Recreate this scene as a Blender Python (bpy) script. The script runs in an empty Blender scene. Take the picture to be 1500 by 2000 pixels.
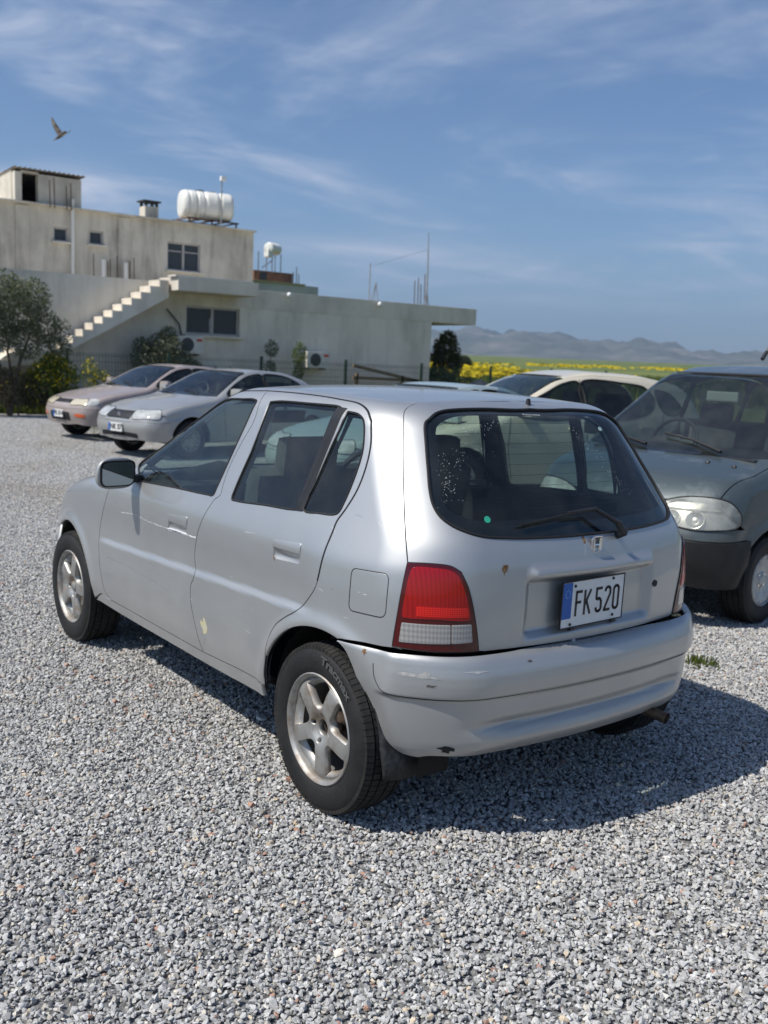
import bpy, bmesh, math, random
import numpy as np
from mathutils import Vector, Matrix, Euler, noise
from mathutils.geometry import delaunay_2d_cdt
random.seed(7); rng = np.random.default_rng(7)
sc = bpy.context.scene
COL = sc.collection
# ---------------------------------------------------------------- camera
CAM_P = (-2.667, 2.575, 1.528); YAW, PITCH, ROLL, FPX = -.6521, .1508, .0430, 1940.8
cd = bpy.data.cameras.new('camera'); cam = bpy.data.objects.new('camera', cd); COL.objects.link(cam)
cy_, sy_, cp_, sp_ = math.cos(YAW), math.sin(YAW), math.cos(PITCH), math.sin(PITCH)
Fv = Vector((cy_*cp_, sy_*cp_, -sp_)); Rv = Vector((sy_, -cy_, 0)); Uv = Rv.cross(Fv)
R2 = Rv*math.cos(ROLL)+Uv*math.sin(ROLL); U2 = -Rv*math.sin(ROLL)+Uv*math.cos(ROLL)
M = Matrix((R2, U2, -Fv)).transposed().to_4x4(); M.translation = CAM_P
cam.matrix_world = M
cd.sensor_fit = 'VERTICAL'; cd.sensor_height = 36; cd.sensor_width = 27; cd.lens = 36*FPX/2000
cd.clip_start = .05; cd.clip_end = 60000
cd.dof.use_dof = True; cd.dof.focus_distance = 2.85; cd.dof.aperture_fstop = 5.0
sc.camera = cam
# ---------------------------------------------------------------- sun, sky, exposure
SUN = Vector((.15, .75, 1.0)).normalized()
sl = bpy.data.lights.new('sun', 'SUN'); sl.energy = 3.7; sl.angle = math.radians(.53); sl.color = (1, .95, .87)
so = bpy.data.objects.new('sun', sl); COL.objects.link(so); so.rotation_euler = SUN.to_track_quat('Z', 'Y').to_euler(); so.location = (0, 0, 30)
wd = bpy.data.worlds.new('World'); sc.world = wd; wd.use_nodes = True
nt = wd.node_tree; nt.nodes.clear()
def wn(t, **k):
    n = nt.nodes.new(t)
    for a, b in k.items(): setattr(n, a, b)
    return n
sky = wn('ShaderNodeTexSky', sky_type='NISHITA', sun_disc=False, sun_elevation=math.asin(SUN.z), sun_rotation=math.atan2(SUN.x, SUN.y), altitude=50, air_density=1.0, dust_density=.6, ozone_density=1.6)
tc = wn('ShaderNodeTexCoord'); sep = wn('ShaderNodeSeparateXYZ'); nt.links.new(tc.outputs['Generated'], sep.inputs[0])
def wm(op, a, b=None, c=None, clamp=False):
    n = wn('ShaderNodeMath', operation=op, use_clamp=clamp)
    for i, v in enumerate((a, b, c)):
        if v is None: continue
        if isinstance(v, (int, float)): n.inputs[i].default_value = v
        else: nt.links.new(v, n.inputs[i])
    return n.outputs[0]
zz = wm('MAXIMUM', wm('ADD', sep.outputs[2], .10), .02)
cx, cy = wm('DIVIDE', sep.outputs[0], zz), wm('DIVIDE', sep.outputs[1], zz)
cmb = wn('ShaderNodeCombineXYZ'); nt.links.new(cx, cmb.inputs[0]); nt.links.new(cy, cmb.inputs[1])
def cnoise(rot, scl, loc, scale, detail, rough, dist, lo, hi):
    mp = wn('ShaderNodeMapping'); nt.links.new(cmb.outputs[0], mp.inputs[0])
    mp.inputs['Rotation'].default_value = (0, 0, math.radians(rot)); mp.inputs['Scale'].default_value = scl; mp.inputs['Location'].default_value = loc
    nz = wn('ShaderNodeTexNoise'); nt.links.new(mp.outputs[0], nz.inputs[0])
    for k, v in (('Scale', scale), ('Detail', detail), ('Roughness', rough), ('Distortion', dist)): nz.inputs[k].default_value = v
    r = wn('ShaderNodeMapRange', interpolation_type='SMOOTHSTEP'); nt.links.new(nz.outputs[0], r.inputs[0])
    r.inputs[1].default_value = lo; r.inputs[2].default_value = hi
    return r.outputs[0]
big = cnoise(38, (1, .75, 1), (3.1, 1.7, 0), .70, 5, .60, 1.0, .44, .64)
fine = cnoise(30, (1, .62, 1), (.4, 5.2, 0), 2.1, 10, .60, 1.4, .30, .80)
wisp = cnoise(50, (.55, 1.5, 1), (7.4, 2.2, 0), 2.6, 9, .66, 1.0, .50, .84)
puff = cnoise(10, (1, 1, 1), (2.3, 8.8, 0), 4.5, 9, .6, .5, .45, .8)
cl = wm('ADD', wm('MULTIPLY', big, wm('ADD', wm('MULTIPLY', fine, .85), .12)), wm('MULTIPLY', wm('MULTIPLY', wisp, puff), .7), clamp=True)
low_ = wn('ShaderNodeMapRange', interpolation_type='SMOOTHSTEP'); nt.links.new(sep.outputs[2], low_.inputs[0]); low_.inputs[1].default_value = .02; low_.inputs[2].default_value = .14; low_.inputs[3].default_value = .25
cl = wm('MULTIPLY', wm('MULTIPLY', cl, .82), low_.outputs[0])
azv = wm('ARCTAN2', sep.outputs[1], sep.outputs[0])
def bank(a0, aw, z0, zw, k):
    u = wm('DIVIDE', wm('SUBTRACT', azv, a0), aw); v = wm('DIVIDE', wm('SUBTRACT', sep.outputs[2], z0), zw)
    g = wm('EXPONENT', wm('MULTIPLY', wm('ADD', wm('MULTIPLY', u, u), wm('MULTIPLY', v, v)), -1.))
    return wm('MULTIPLY', wm('MULTIPLY', g, wm('ADD', wm('MULTIPLY', fine, .9), .25)), k)
cl = wm('ADD', cl, wm('ADD', bank(-.63, .12, .105, .013, .75), wm('ADD', bank(-.345, .05, .150, .014, .8), bank(-.93, .06, .118, .006, .5))), clamp=True)
mixc = wn('ShaderNodeMix', data_type='RGBA'); nt.links.new(cl, mixc.inputs[0])
tint = wn('ShaderNodeMix', data_type='RGBA', blend_type='MULTIPLY'); tint.inputs[0].default_value = 1
nt.links.new(sky.outputs[0], tint.inputs[6]); tint.inputs[7].default_value = (.74, .90, 1.10, 1)
nt.links.new(tint.outputs[2], mixc.inputs[6]); mixc.inputs[7].default_value = (6.9, 7.5, 8.9, 1)
bg = wn('ShaderNodeBackground'); nt.links.new(mixc.outputs[2], bg.inputs[0]); bg.inputs[1].default_value = .067
wo = wn('ShaderNodeOutputWorld'); nt.links.new(bg.outputs[0], wo.inputs[0])
sc.view_settings.view_transform = 'Standard'; sc.view_settings.look = 'None'; sc.view_settings.gamma = 1; sc.view_settings.use_curve_mapping = False
sc.view_settings.exposure = .50
sc.cycles.max_bounces = 12; sc.cycles.transparent_max_bounces = 24; sc.cycles.glossy_bounces = 4; sc.cycles.diffuse_bounces = 4
sc.cycles.use_denoising = True; sc.cycles.caustics_reflective = False; sc.cycles.caustics_refractive = False
sc.cycles.sample_clamp_indirect = 6
# ---------------------------------------------------------------- materials
def mat(name, col=(.5, .5, .5), rough=.5, metal=0, coat=0, coat_rough=.05, spec=.5, var=0, vscale=6, vcol=None, bump=0, bscale=60, rvar=0, emit=None, trans=0, ior=1.45, coord='Object', vdetail=6, vlo=.4, vhi=.65):
    m = bpy.data.materials.new(name); m.use_nodes = True; t = m.node_tree; b = t.nodes['Principled BSDF']
    b.inputs['Base Color'].default_value = (*col, 1); b.inputs['Roughness'].default_value = rough; b.inputs['Metallic'].default_value = metal
    b.inputs['Coat Weight'].default_value = coat; b.inputs['Coat Roughness'].default_value = coat_rough; b.inputs['Specular IOR Level'].default_value = spec
    b.inputs['Transmission Weight'].default_value = trans; b.inputs['IOR'].default_value = ior
    if emit: b.inputs['Emission Color'].default_value = (*emit[:3], 1); b.inputs['Emission Strength'].default_value = emit[3]
    tcn = None
    if var or bump or rvar or vcol:
        tcn = t.nodes.new('ShaderNodeTexCoord')
    if var or vcol or rvar:
        nz = t.nodes.new('ShaderNodeTexNoise'); nz.inputs['Scale'].default_value = vscale; nz.inputs['Detail'].default_value = vdetail; nz.inputs['Roughness'].default_value = .6
        t.links.new(tcn.outputs[coord], nz.inputs[0])
        mr = t.nodes.new('ShaderNodeMapRange'); mr.inputs[1].default_value = vlo; mr.inputs[2].default_value = vhi; t.links.new(nz.outputs[0], mr.inputs[0])
        mx = t.nodes.new('ShaderNodeMix'); mx.data_type = 'RGBA'; t.links.new(mr.outputs[0], mx.inputs[0])
        c2 = vcol or tuple(c*(1-var) for c in col)
        mx.inputs[6].default_value = (*col, 1); mx.inputs[7].default_value = (*c2, 1); t.links.new(mx.outputs[2], b.inputs['Base Color'])
        if rvar:
            m2 = t.nodes.new('ShaderNodeMapRange'); m2.inputs[1].default_value = .3; m2.inputs[2].default_value = .7; m2.inputs[3].default_value = rough; m2.inputs[4].default_value = rough+rvar
            t.links.new(nz.outputs[0], m2.inputs[0]); t.links.new(m2.outputs[0], b.inputs['Roughness'])
    if bump:
        nb = t.nodes.new('ShaderNodeTexNoise'); nb.inputs['Scale'].default_value = bscale; nb.inputs['Detail'].default_value = 8; t.links.new(tcn.outputs[coord], nb.inputs[0])
        bp = t.nodes.new('ShaderNodeBump'); bp.inputs['Strength'].default_value = bump; bp.inputs['Distance'].default_value = .02; t.links.new(nb.outputs[0], bp.inputs['Height']); t.links.new(bp.outputs[0], b.inputs['Normal'])
    return m
def glass(name, tint=(.55, .66, .62), dust=.04, ref=1.5):
    m = bpy.data.materials.new(name); m.use_nodes = True; t = m.node_tree; t.nodes.clear()
    o = t.nodes.new('ShaderNodeOutputMaterial'); tr = t.nodes.new('ShaderNodeBsdfTransparent'); tr.inputs[0].default_value = (*tint, 1)
    gl = t.nodes.new('ShaderNodeBsdfGlossy'); gl.inputs['Roughness'].default_value = .01; gl.inputs[0].default_value = (.95, .97, 1, 1)
    fr = t.nodes.new('ShaderNodeFresnel'); 
    gb = t.nodes.new('ShaderNodeNewGeometry'); ir = t.nodes.new('ShaderNodeMapRange'); t.links.new(gb.outputs['Backfacing'], ir.inputs[0]); ir.inputs[3].default_value = ref; ir.inputs[4].default_value = 1/ref; t.links.new(ir.outputs[0], fr.inputs[0])
    mx = t.nodes.new('ShaderNodeMixShader'); t.links.new(fr.outputs[0], mx.inputs[0]); t.links.new(tr.outputs[0], mx.inputs[1]); t.links.new(gl.outputs[0], mx.inputs[2])
    df = t.nodes.new('ShaderNodeBsdfDiffuse'); df.inputs[0].default_value = (.42, .44, .42, 1)
    tcn = t.nodes.new('ShaderNodeTexCoord'); nz = t.nodes.new('ShaderNodeTexNoise'); nz.inputs['Scale'].default_value = 7; nz.inputs['Detail'].default_value = 5; t.links.new(tcn.outputs['Object'], nz.inputs[0])
    mr = t.nodes.new('ShaderNodeMapRange'); mr.inputs[1].default_value = .35; mr.inputs[2].default_value = .75; mr.inputs[3].default_value = dust*.4; mr.inputs[4].default_value = dust*1.8; t.links.new(nz.outputs[0], mr.inputs[0])
    m2 = t.nodes.new('ShaderNodeMixShader'); t.links.new(mr.outputs[0], m2.inputs[0]); t.links.new(mx.outputs[0], m2.inputs[1]); t.links.new(df.outputs[0], m2.inputs[2]); t.links.new(m2.outputs[0], o.inputs[0])
    return m
def paint(name, col, metal=.75, rough=.34, dirt=(.30, .27, .22), coat=.7, fade=0.):
    "metallic car paint: flakes, clear coat, dust that gathers low on the flanks, fine scuffs"
    m = bpy.data.materials.new(name); m.use_nodes = True; t = m.node_tree; b = t.nodes['Principled BSDF']; N = t.nodes.new; L = t.links.new
    tcn = N('ShaderNodeTexCoord'); sp = N('ShaderNodeSeparateXYZ'); L(tcn.outputs['Object'], sp.inputs[0])
    n1 = N('ShaderNodeTexNoise'); n1.inputs['Scale'].default_value = 3.2; n1.inputs['Detail'].default_value = 8; n1.inputs['Roughness'].default_value = .65; L(tcn.outputs['Object'], n1.inputs[0])
    zr = N('ShaderNodeMapRange'); zr.inputs[1].default_value = .75; zr.inputs[2].default_value = .25; zr.inputs[3].default_value = .08; zr.inputs[4].default_value = .55; L(sp.outputs[2], zr.inputs[0])
    mu = N('ShaderNodeMath'); mu.operation = 'MULTIPLY'; L(zr.outputs[0], mu.inputs[0]); L(n1.outputs[0], mu.inputs[1])
    mx = N('ShaderNodeMix'); mx.data_type = 'RGBA'; L(mu.outputs[0], mx.inputs[0]); mx.inputs[6].default_value = (*col, 1); mx.inputs[7].default_value = (*dirt, 1)
    base = mx.outputs[2]
    if fade:
        n2 = N('ShaderNodeTexNoise'); n2.inputs['Scale'].default_value = 5; n2.inputs['Detail'].default_value = 9; n2.inputs['Roughness'].default_value = .7; L(tcn.outputs['Object'], n2.inputs[0])
        r2 = N('ShaderNodeMapRange'); r2.inputs[1].default_value = .55; r2.inputs[2].default_value = .72; L(n2.outputs[0], r2.inputs[0]); r2.inputs[4].default_value = fade
        m3 = N('ShaderNodeMix'); m3.data_type = 'RGBA'; L(r2.outputs[0], m3.inputs[0]); L(base, m3.inputs[6]); m3.inputs[7].default_value = (.55, .57, .58, 1); base = m3.outputs[2]
    L(base, b.inputs['Base Color'])
    m4 = N('ShaderNodeMath'); m4.operation = 'MULTIPLY_ADD'; L(mu.outputs[0], m4.inputs[0]); m4.inputs[1].default_value = -1.2; m4.inputs[2].default_value = metal; L(m4.outputs[0], b.inputs['Metallic'])
    rr = N('ShaderNodeMath'); rr.operation = 'MULTIPLY_ADD'; L(n1.outputs[0], rr.inputs[0]); rr.inputs[1].default_value = .14; rr.inputs[2].default_value = rough-.07; L(rr.outputs[0], b.inputs['Roughness'])
    cw = N('ShaderNodeMath'); cw.operation = 'MULTIPLY_ADD'; L(mu.outputs[0], cw.inputs[0]); cw.inputs[1].default_value = -.9; cw.inputs[2].default_value = coat; L(cw.outputs[0], b.inputs['Coat Weight'])
    b.inputs['Coat Roughness'].default_value = .035
    nb = N('ShaderNodeTexNoise'); nb.inputs['Scale'].default_value = 5; nb.inputs['Detail'].default_value = 2; L(tcn.outputs['Object'], nb.inputs[0])
    bp = N('ShaderNodeBump'); bp.inputs['Strength'].default_value = .05; bp.inputs['Distance'].default_value = .012; L(nb.outputs[0], bp.inputs['Height']); L(bp.outputs[0], b.inputs['Normal']); L(bp.outputs[0], b.inputs['Coat Normal'])
    return m
# ---------------------------------------------------------------- objects
def link(o, parent=None):
    COL.objects.link(o)
    if parent is not None: o.parent = parent
    return o
def thing(name, label, cat, loc=(0, 0, 0), rz=0, group=None):
    o = bpy.data.objects.new(name, None); link(o); o.location = loc; o.rotation_euler = (0, 0, rz); o.empty_display_size = .2
    o['label'] = label; o['category'] = cat
    if group: o['group'] = group
    return o
def tag(o, label, cat, group=None):
    o['label'] = label; o['category'] = cat
    if group: o['group'] = group
    return o
def setting(o, kind='structure'):
    o['kind'] = kind; return o
def mesh_obj(name, V, Fs, m, parent=None, smooth=False, normals=None, mats=None, mi=None):
    me = bpy.data.meshes.new(name); me.from_pydata([tuple(map(float, v)) for v in V], [], [tuple(int(i) for i in f) for f in Fs])
    for mm in (mats or [m]): me.materials.append(mm)
    if mi is not None: me.polygons.foreach_set('material_index', mi)
    if smooth: me.polygons.foreach_set('use_smooth', [True]*len(me.polygons))
    me.update()
    if normals is not None: me.normals_split_custom_set_from_vertices([tuple(map(float, n)) for n in normals])
    return link(bpy.data.objects.new(name, me), parent)
class MB:
    "collects simple shapes that form one mesh"
    def __init__(s): s.V, s.F = [], []
    def add(s, V, F):
        k = len(s.V); s.V += [tuple(map(float, v)) for v in V]; s.F += [tuple(i+k for i in f) for f in F]; return s
    def box(s, c, d, rz=0, bev=0, M=None):
        bm = bmesh.new(); bmesh.ops.create_cube(bm, size=1)
        for v in bm.verts: v.co = Vector((v.co.x*d[0], v.co.y*d[1], v.co.z*d[2]))
        if bev: bmesh.ops.bevel(bm, geom=bm.edges[:], offset=bev, segments=2, affect='EDGES', profile=.7)
        T = (Matrix.Translation(c) @ Matrix.Rotation(rz, 4, 'Z')) if M is None else M
        bm.verts.ensure_lookup_table(); s.add([T @ v.co for v in bm.verts], [[v.index for v in f.verts] for f in bm.faces]); bm.free(); return s
    def tube(s, pts, r, n=8, cap=True, flat=None):
        pts = [Vector(p) for p in pts]; rs = r if isinstance(r, (list, tuple)) else [r]*len(pts); k = len(s.V); up = None
        for i, p in enumerate(pts):
            d = (pts[min(i+1, len(pts)-1)]-pts[max(i-1, 0)]).normalized()
            a = d.orthogonal().normalized() if up is None else (up-d*up.dot(d)).normalized()
            up = a; b = d.cross(a)
            for j in range(n):
                th = 2*math.pi*j/n; s.V.append(tuple(p+(a*math.cos(th)+b*math.sin(th))*rs[i]))
        for i in range(len(pts)-1):
            for j in range(n): s.F.append((k+i*n+j, k+i*n+(j+1) % n, k+(i+1)*n+(j+1) % n, k+(i+1)*n+j))
        if cap: s.F.append(tuple(k+j for j in range(n))[::-1]); s.F.append(tuple(k+(len(pts)-1)*n+j for j in range(n)))
        return s
    def lathe(s, prof, n=48, axis='Y', c=(0, 0, 0), close=False):
        "profile of (radius, offset along axis)"
        k = len(s.V)
        for r, h in prof:
            for j in range(n):
                th = 2*math.pi*j/n; a, b = r*math.cos(th), r*math.sin(th)
                v = (a, h, b) if axis == 'Y' else ((a, b, h) if axis == 'Z' else (h, a, b)); s.V.append((v[0]+c[0], v[1]+c[1], v[2]+c[2]))
        m = len(prof)
        for i in range(m-1 if not close else m):
            for j in range(n):
                q = ((i+1) % m)
                f = (k+i*n+j, k+i*n+(j+1) % n, k+q*n+(j+1) % n, k+q*n+j); s.F.append(f if axis == 'Y' else f[::-1])
        return s
    def prism(s, poly, z0, z1):
        n = len(poly); k = len(s.V); s.V += [(x, y, z0) for x, y in poly]+[(x, y, z1) for x, y in poly]
        s.F += [tuple(k+i for i in range(n))[::-1], tuple(k+n+i for i in range(n))]+[(k+i, k+(i+1) % n, k+n+(i+1) % n, k+n+i) for i in range(n)]; return s
    def build(s, name, m, parent=None, smooth=False, xf=None):
        V = s.V if xf is None else [tuple(xf @ Vector(v)) for v in s.V]
        o = mesh_obj(name, V, s.F, m, parent)
        if smooth:
            me = o.data; me.polygons.foreach_set('use_smooth', [True]*len(me.polygons)); me.set_sharp_from_angle(angle=math.radians(38))
        return o
def copy_tree(o, parent=None, **props):
    c = o.copy(); link(c, parent)
    for k, v in props.items(): c[k] = v
    for ch in list(o.children): copy_tree(ch, c)
    return c
def catmull(P, step, closed=False):
    P = np.array(P, float); n = len(P)
    if n == 2: return P[0]+(P[1]-P[0])*np.linspace(0, 1, max(2, int(np.linalg.norm(P[1]-P[0])/step)+1))[:, None]
    out = []
    for i in range(n if closed else n-1):
        p1, p2 = P[i], P[(i+1) % n]
        p0 = P[i-1] if (closed or i > 0) else 2*p1-p2
        p3 = P[(i+2) % n] if (closed or i+2 < n) else 2*p2-p1
        k = max(1, int(np.ceil(np.linalg.norm(p2-p1)/step)))
        # centripetal-like tangents limit overshoot
        d01, d12, d23 = [max(np.linalg.norm(v), 1e-6)**.5 for v in (p1-p0, p2-p1, p3-p2)]
        m1 = (p2-p1)+d12*((p1-p0)/d01-(p2-p0)/(d01+d12)); m2 = (p2-p1)+d12*((p3-p2)/d23-(p3-p1)/(d12+d23))
        for t in np.arange(k)/k:
            out.append((2*t**3-3*t*t+1)*p1+(t**3-2*t*t+t)*m1+(-2*t**3+3*t*t)*p2+(t**3-t*t)*m2)
    if not closed: out.append(P[-1])
    return np.array(out)
def inside(pts, poly):
    x, y = pts[:, 0], pts[:, 1]; r = np.zeros(len(pts), bool); q = np.roll(poly, 1, 0)
    for (x1, y1), (x2, y2) in zip(poly, q):
        if y1 == y2: continue
        c = ((y1 > y) != (y2 > y)) & (x < (x2-x1)*(y-y1)/(y2-y1)+x1); r ^= c
    return r
def area(p): x, y = p[:, 0], p[:, 1]; return .5*np.sum(x*np.roll(y, -1)-y*np.roll(x, -1))
def inset(poly, d):
    "move a closed CCW polygon inwards by d"
    t = np.roll(poly, -1, 0)-np.roll(poly, 1, 0); t /= np.maximum(np.linalg.norm(t, axis=1, keepdims=True), 1e-9)
    return poly+np.stack([-t[:, 1], t[:, 0]], 1)*d
def near(pts, poly, d):
    "true where a point is closer than d to the outline's sample points"
    r = np.zeros(len(pts), bool)
    for i in range(0, len(poly), 64):
        q = poly[i:i+64]; r |= (np.abs(pts[:, None]-q[None]).max(2) < d).any(1)
    return r
def sheet(name, fP, fN, poly, m, parent, holes=(), step=.018, off=0., flange=.014, rnd=.0012, gap=.0026, mirror=False, both=False, hflange=None, rev=False):
    "a curved panel: outline in a 2-D parameter space, filled, mapped to the surface, its rim folded inwards"
    poly = np.asarray(poly, float)
    if area(poly) < 0: poly = poly[::-1]
    loops = [inset(poly, gap)]
    for h in holes:
        h = np.asarray(h, float); h = h if area(h) < 0 else h[::-1]; loops.append(h)
    lo, hi = poly.min(0), poly.max(0)
    gx, gy = np.arange(lo[0]+step/2, hi[0], step), np.arange(lo[1]+step/2, hi[1], step)
    g = np.stack(np.meshgrid(gx, gy), -1).reshape(-1, 2); g = g[inside(g, loops[0])]
    for h in loops[1:]: g = g[~inside(g, h)]
    for l in loops: g = g[~near(g, l, step*.42)]
    pts, edges = [], []
    for l in loops:
        k = len(pts); n = len(l); pts += [tuple(p) for p in l]; edges += [(k+i, k+(i+1) % n) for i in range(n)]
    nb = len(pts); pts += [tuple(p) for p in g]
    V, E, Fc, ov, _, _ = delaunay_2d_cdt([Vector(p) for p in pts], edges, [], 0, 1e-6)
    V = np.array([tuple(v) for v in V]); Fc = np.array([f for f in Fc if len(f) == 3])
    cen = V[Fc].mean(1); keep = inside(cen, loops[0])
    for h in loops[1:]: keep &= ~inside(cen, h)
    Fc = Fc[keep]
    P = fP(V); N = fN(P); P = P+N*off
    # orient to the outside
    n0 = np.cross(P[Fc[:, 1]]-P[Fc[:, 0]], P[Fc[:, 2]]-P[Fc[:, 0]]); flip = (n0*N[Fc[:, 0]]).sum(1) < 0; Fc[flip] = Fc[flip][:, ::-1]
    P, N, Fc = list(P), list(N), [tuple(f) for f in Fc]
    if flange:
        inv = {}
        for i, o in enumerate(ov):
            for q in o:
                if q < nb: inv[q] = i
        k0 = 0
        for li, l in enumerate(loops):
            n = len(l); idx = [inv.get(k0+i) for i in range(n)]; k0 += n; idx = [i for i in idx if i is not None]; n = len(idx)
            p = np.array([P[i] for i in idx]); nn = np.array([N[i] for i in idx]); tg = np.roll(p, -1, 0)-np.roll(p, 1, 0)
            lat = np.cross(tg, nn); lat /= np.maximum(np.linalg.norm(lat, axis=1, keepdims=True), 1e-9)
            # outward means away from the filled side
            tst = np.array([V[i] for i in idx])+0; 
            sgn = 1 if np.median(((n0.mean(0)*0+1)))>0 else 1
            c2 = np.roll(V[idx], -1, 0)-np.roll(V[idx], 1, 0); out2 = np.stack([c2[:, 1], -c2[:, 0]], 1); out2 /= np.maximum(np.linalg.norm(out2, axis=1, keepdims=True), 1e-9)
            q3 = fP(V[idx[:3]]+out2[:3]*.004); w3 = q3-fP(V[idx[:3]]); 
            if (w3*lat[:3]).sum() < 0: lat = -lat
            fl = flange if li == 0 or hflange is None else hflange
            r1 = p+lat*rnd-nn*rnd; r2 = r1-nn*fl
            a = len(P); P += list(r1)+list(r2); n1 = lat+nn; n1 /= np.linalg.norm(n1, axis=1, keepdims=True); N += list(n1)+list(lat)
            e = np.cross(p[1]-p[0], nn[0]); rv = (e*lat[0]).sum() < 0
            for i in range(n):
                j = (i+1) % n
                for A, B, C, D in ((idx[i], idx[j], a+j, a+i), (a+i, a+j, a+n+j, a+n+i)):
                    Fc.append((A, B, C, D) if rv else (D, C, B, A))
    P, N = np.array(P), np.array(N)
    if mirror: P[:, 1] *= -1; N[:, 1] *= -1; Fc = [f[::-1] for f in Fc]
    if both:
        k = len(P); Q = P.copy(); Q[:, 1] *= -1; NN = N.copy(); NN[:, 1] *= -1
        P = np.vstack([P, Q]); N = np.vstack([N, NN]); Fc = Fc+[tuple(i+k for i in f[::-1]) for f in Fc]
    # make face winding agree with the normals
    out = []
    for f in Fc:
        a_, b_, c_ = P[f[0]], P[f[1]], P[f[2]]; nv = N[f[0]]+N[f[1]]+N[f[2]]
        out.append(f if np.dot(np.cross(b_-a_, c_-a_), nv) >= 0 else f[::-1])
    return mesh_obj(name, P, out, m, parent, smooth=True, normals=N)
def bsheet(name, B, st, m, parent, **k): return sheet(name, B.P, B.N, st, m, parent, **k)
def tsheet(name, B, xy, m, parent, **k): return sheet(name, B.topP, B.N, xy, m, parent, **k)
def strip(name, B, st, r, m, parent, off=0., mirror=False, closed=True, n=6, step=.02):
    "a thin rubber or metal bead laid along an outline on the surface"
    st = catmull(st, step, closed) if len(st) < 60 else np.asarray(st)
    P = B.P(st); P = P+B.N(P)*off
    if mirror: P[:, 1] *= -1
    if closed: P = np.vstack([P, P[:1]])
    return MB().tube(P, r, n).build(name, m, parent, smooth=True)
def text_geo(s, size=1., ext=.0, offset=0.):
    cu = bpy.data.curves.new('lettering', 'FONT'); cu.body = s; cu.size = size; cu.extrude = ext; cu.offset = offset; cu.align_x = 'CENTER'; cu.align_y = 'CENTER'
    o = bpy.data.objects.new('lettering', cu); COL.objects.link(o); dg = bpy.context.evaluated_depsgraph_get(); me = o.evaluated_get(dg).to_mesh()
    V = np.array([tuple(v.co) for v in me.vertices]) if len(me.vertices) else np.zeros((0, 3)); Fs = [tuple(p.vertices) for p in me.polygons]
    o.evaluated_get(dg).to_mesh_clear(); bpy.data.objects.remove(o); bpy.data.curves.remove(cu); return V, Fs
def frame(o, x, y, z=None):
    "matrix with origin o and axes x, y"
    x = Vector(x).normalized(); y = Vector(y); z = x.cross(y).normalized(); y = z.cross(x)
    m = Matrix((x, y, z)).transposed().to_4x4(); m.translation = o; return m
# ---------------------------------------------------------------- body surfaces (numpy only)
def table(pts, sm=.012):
    "smooth interpolation table through (x, value) pairs"
    xs = np.array([p[0] for p in pts], float); ys = np.array([p[1] for p in pts], float)
    g = np.linspace(xs[0]-.3, xs[-1]+.3, 1200)
    ext = np.interp(g, xs, ys)
    lo, hi = g < xs[0], g > xs[-1]
    ext[lo] = ys[0]+(g[lo]-xs[0])*(ys[1]-ys[0])/(xs[1]-xs[0])
    ext[hi] = ys[-1]+(g[hi]-xs[-1])*(ys[-1]-ys[-2])/(xs[-1]-xs[-2])
    k = max(1, int(3*sm/(g[1]-g[0]))); w = np.exp(-.5*(np.arange(-k, k+1)*(g[1]-g[0])/sm)**2); w /= w.sum()
    pad = np.concatenate([ext[0]+(ext[1]-ext[0])*np.arange(-k, 0), ext, ext[-1]+(ext[-1]-ext[-2])*np.arange(1, k+1)])
    sy = np.convolve(pad, w, 'valid')
    return lambda v: np.interp(v, g, sy)
def sstep(a, b, v):
    u = np.clip((v-a)/(b-a), 0, 1); return u*u*(3-2*u)
def smax(a, b, R):
    u, v = a+R, b+R
    return np.hypot(np.maximum(u, 0), np.maximum(v, 0))+np.minimum(np.maximum(u, v), 0)-R
def smin(a, b, k):
    h = np.clip(.5+.5*(b-a)/k, 0, 1); return b*(1-h)+a*h-k*h*(1-h)
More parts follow.
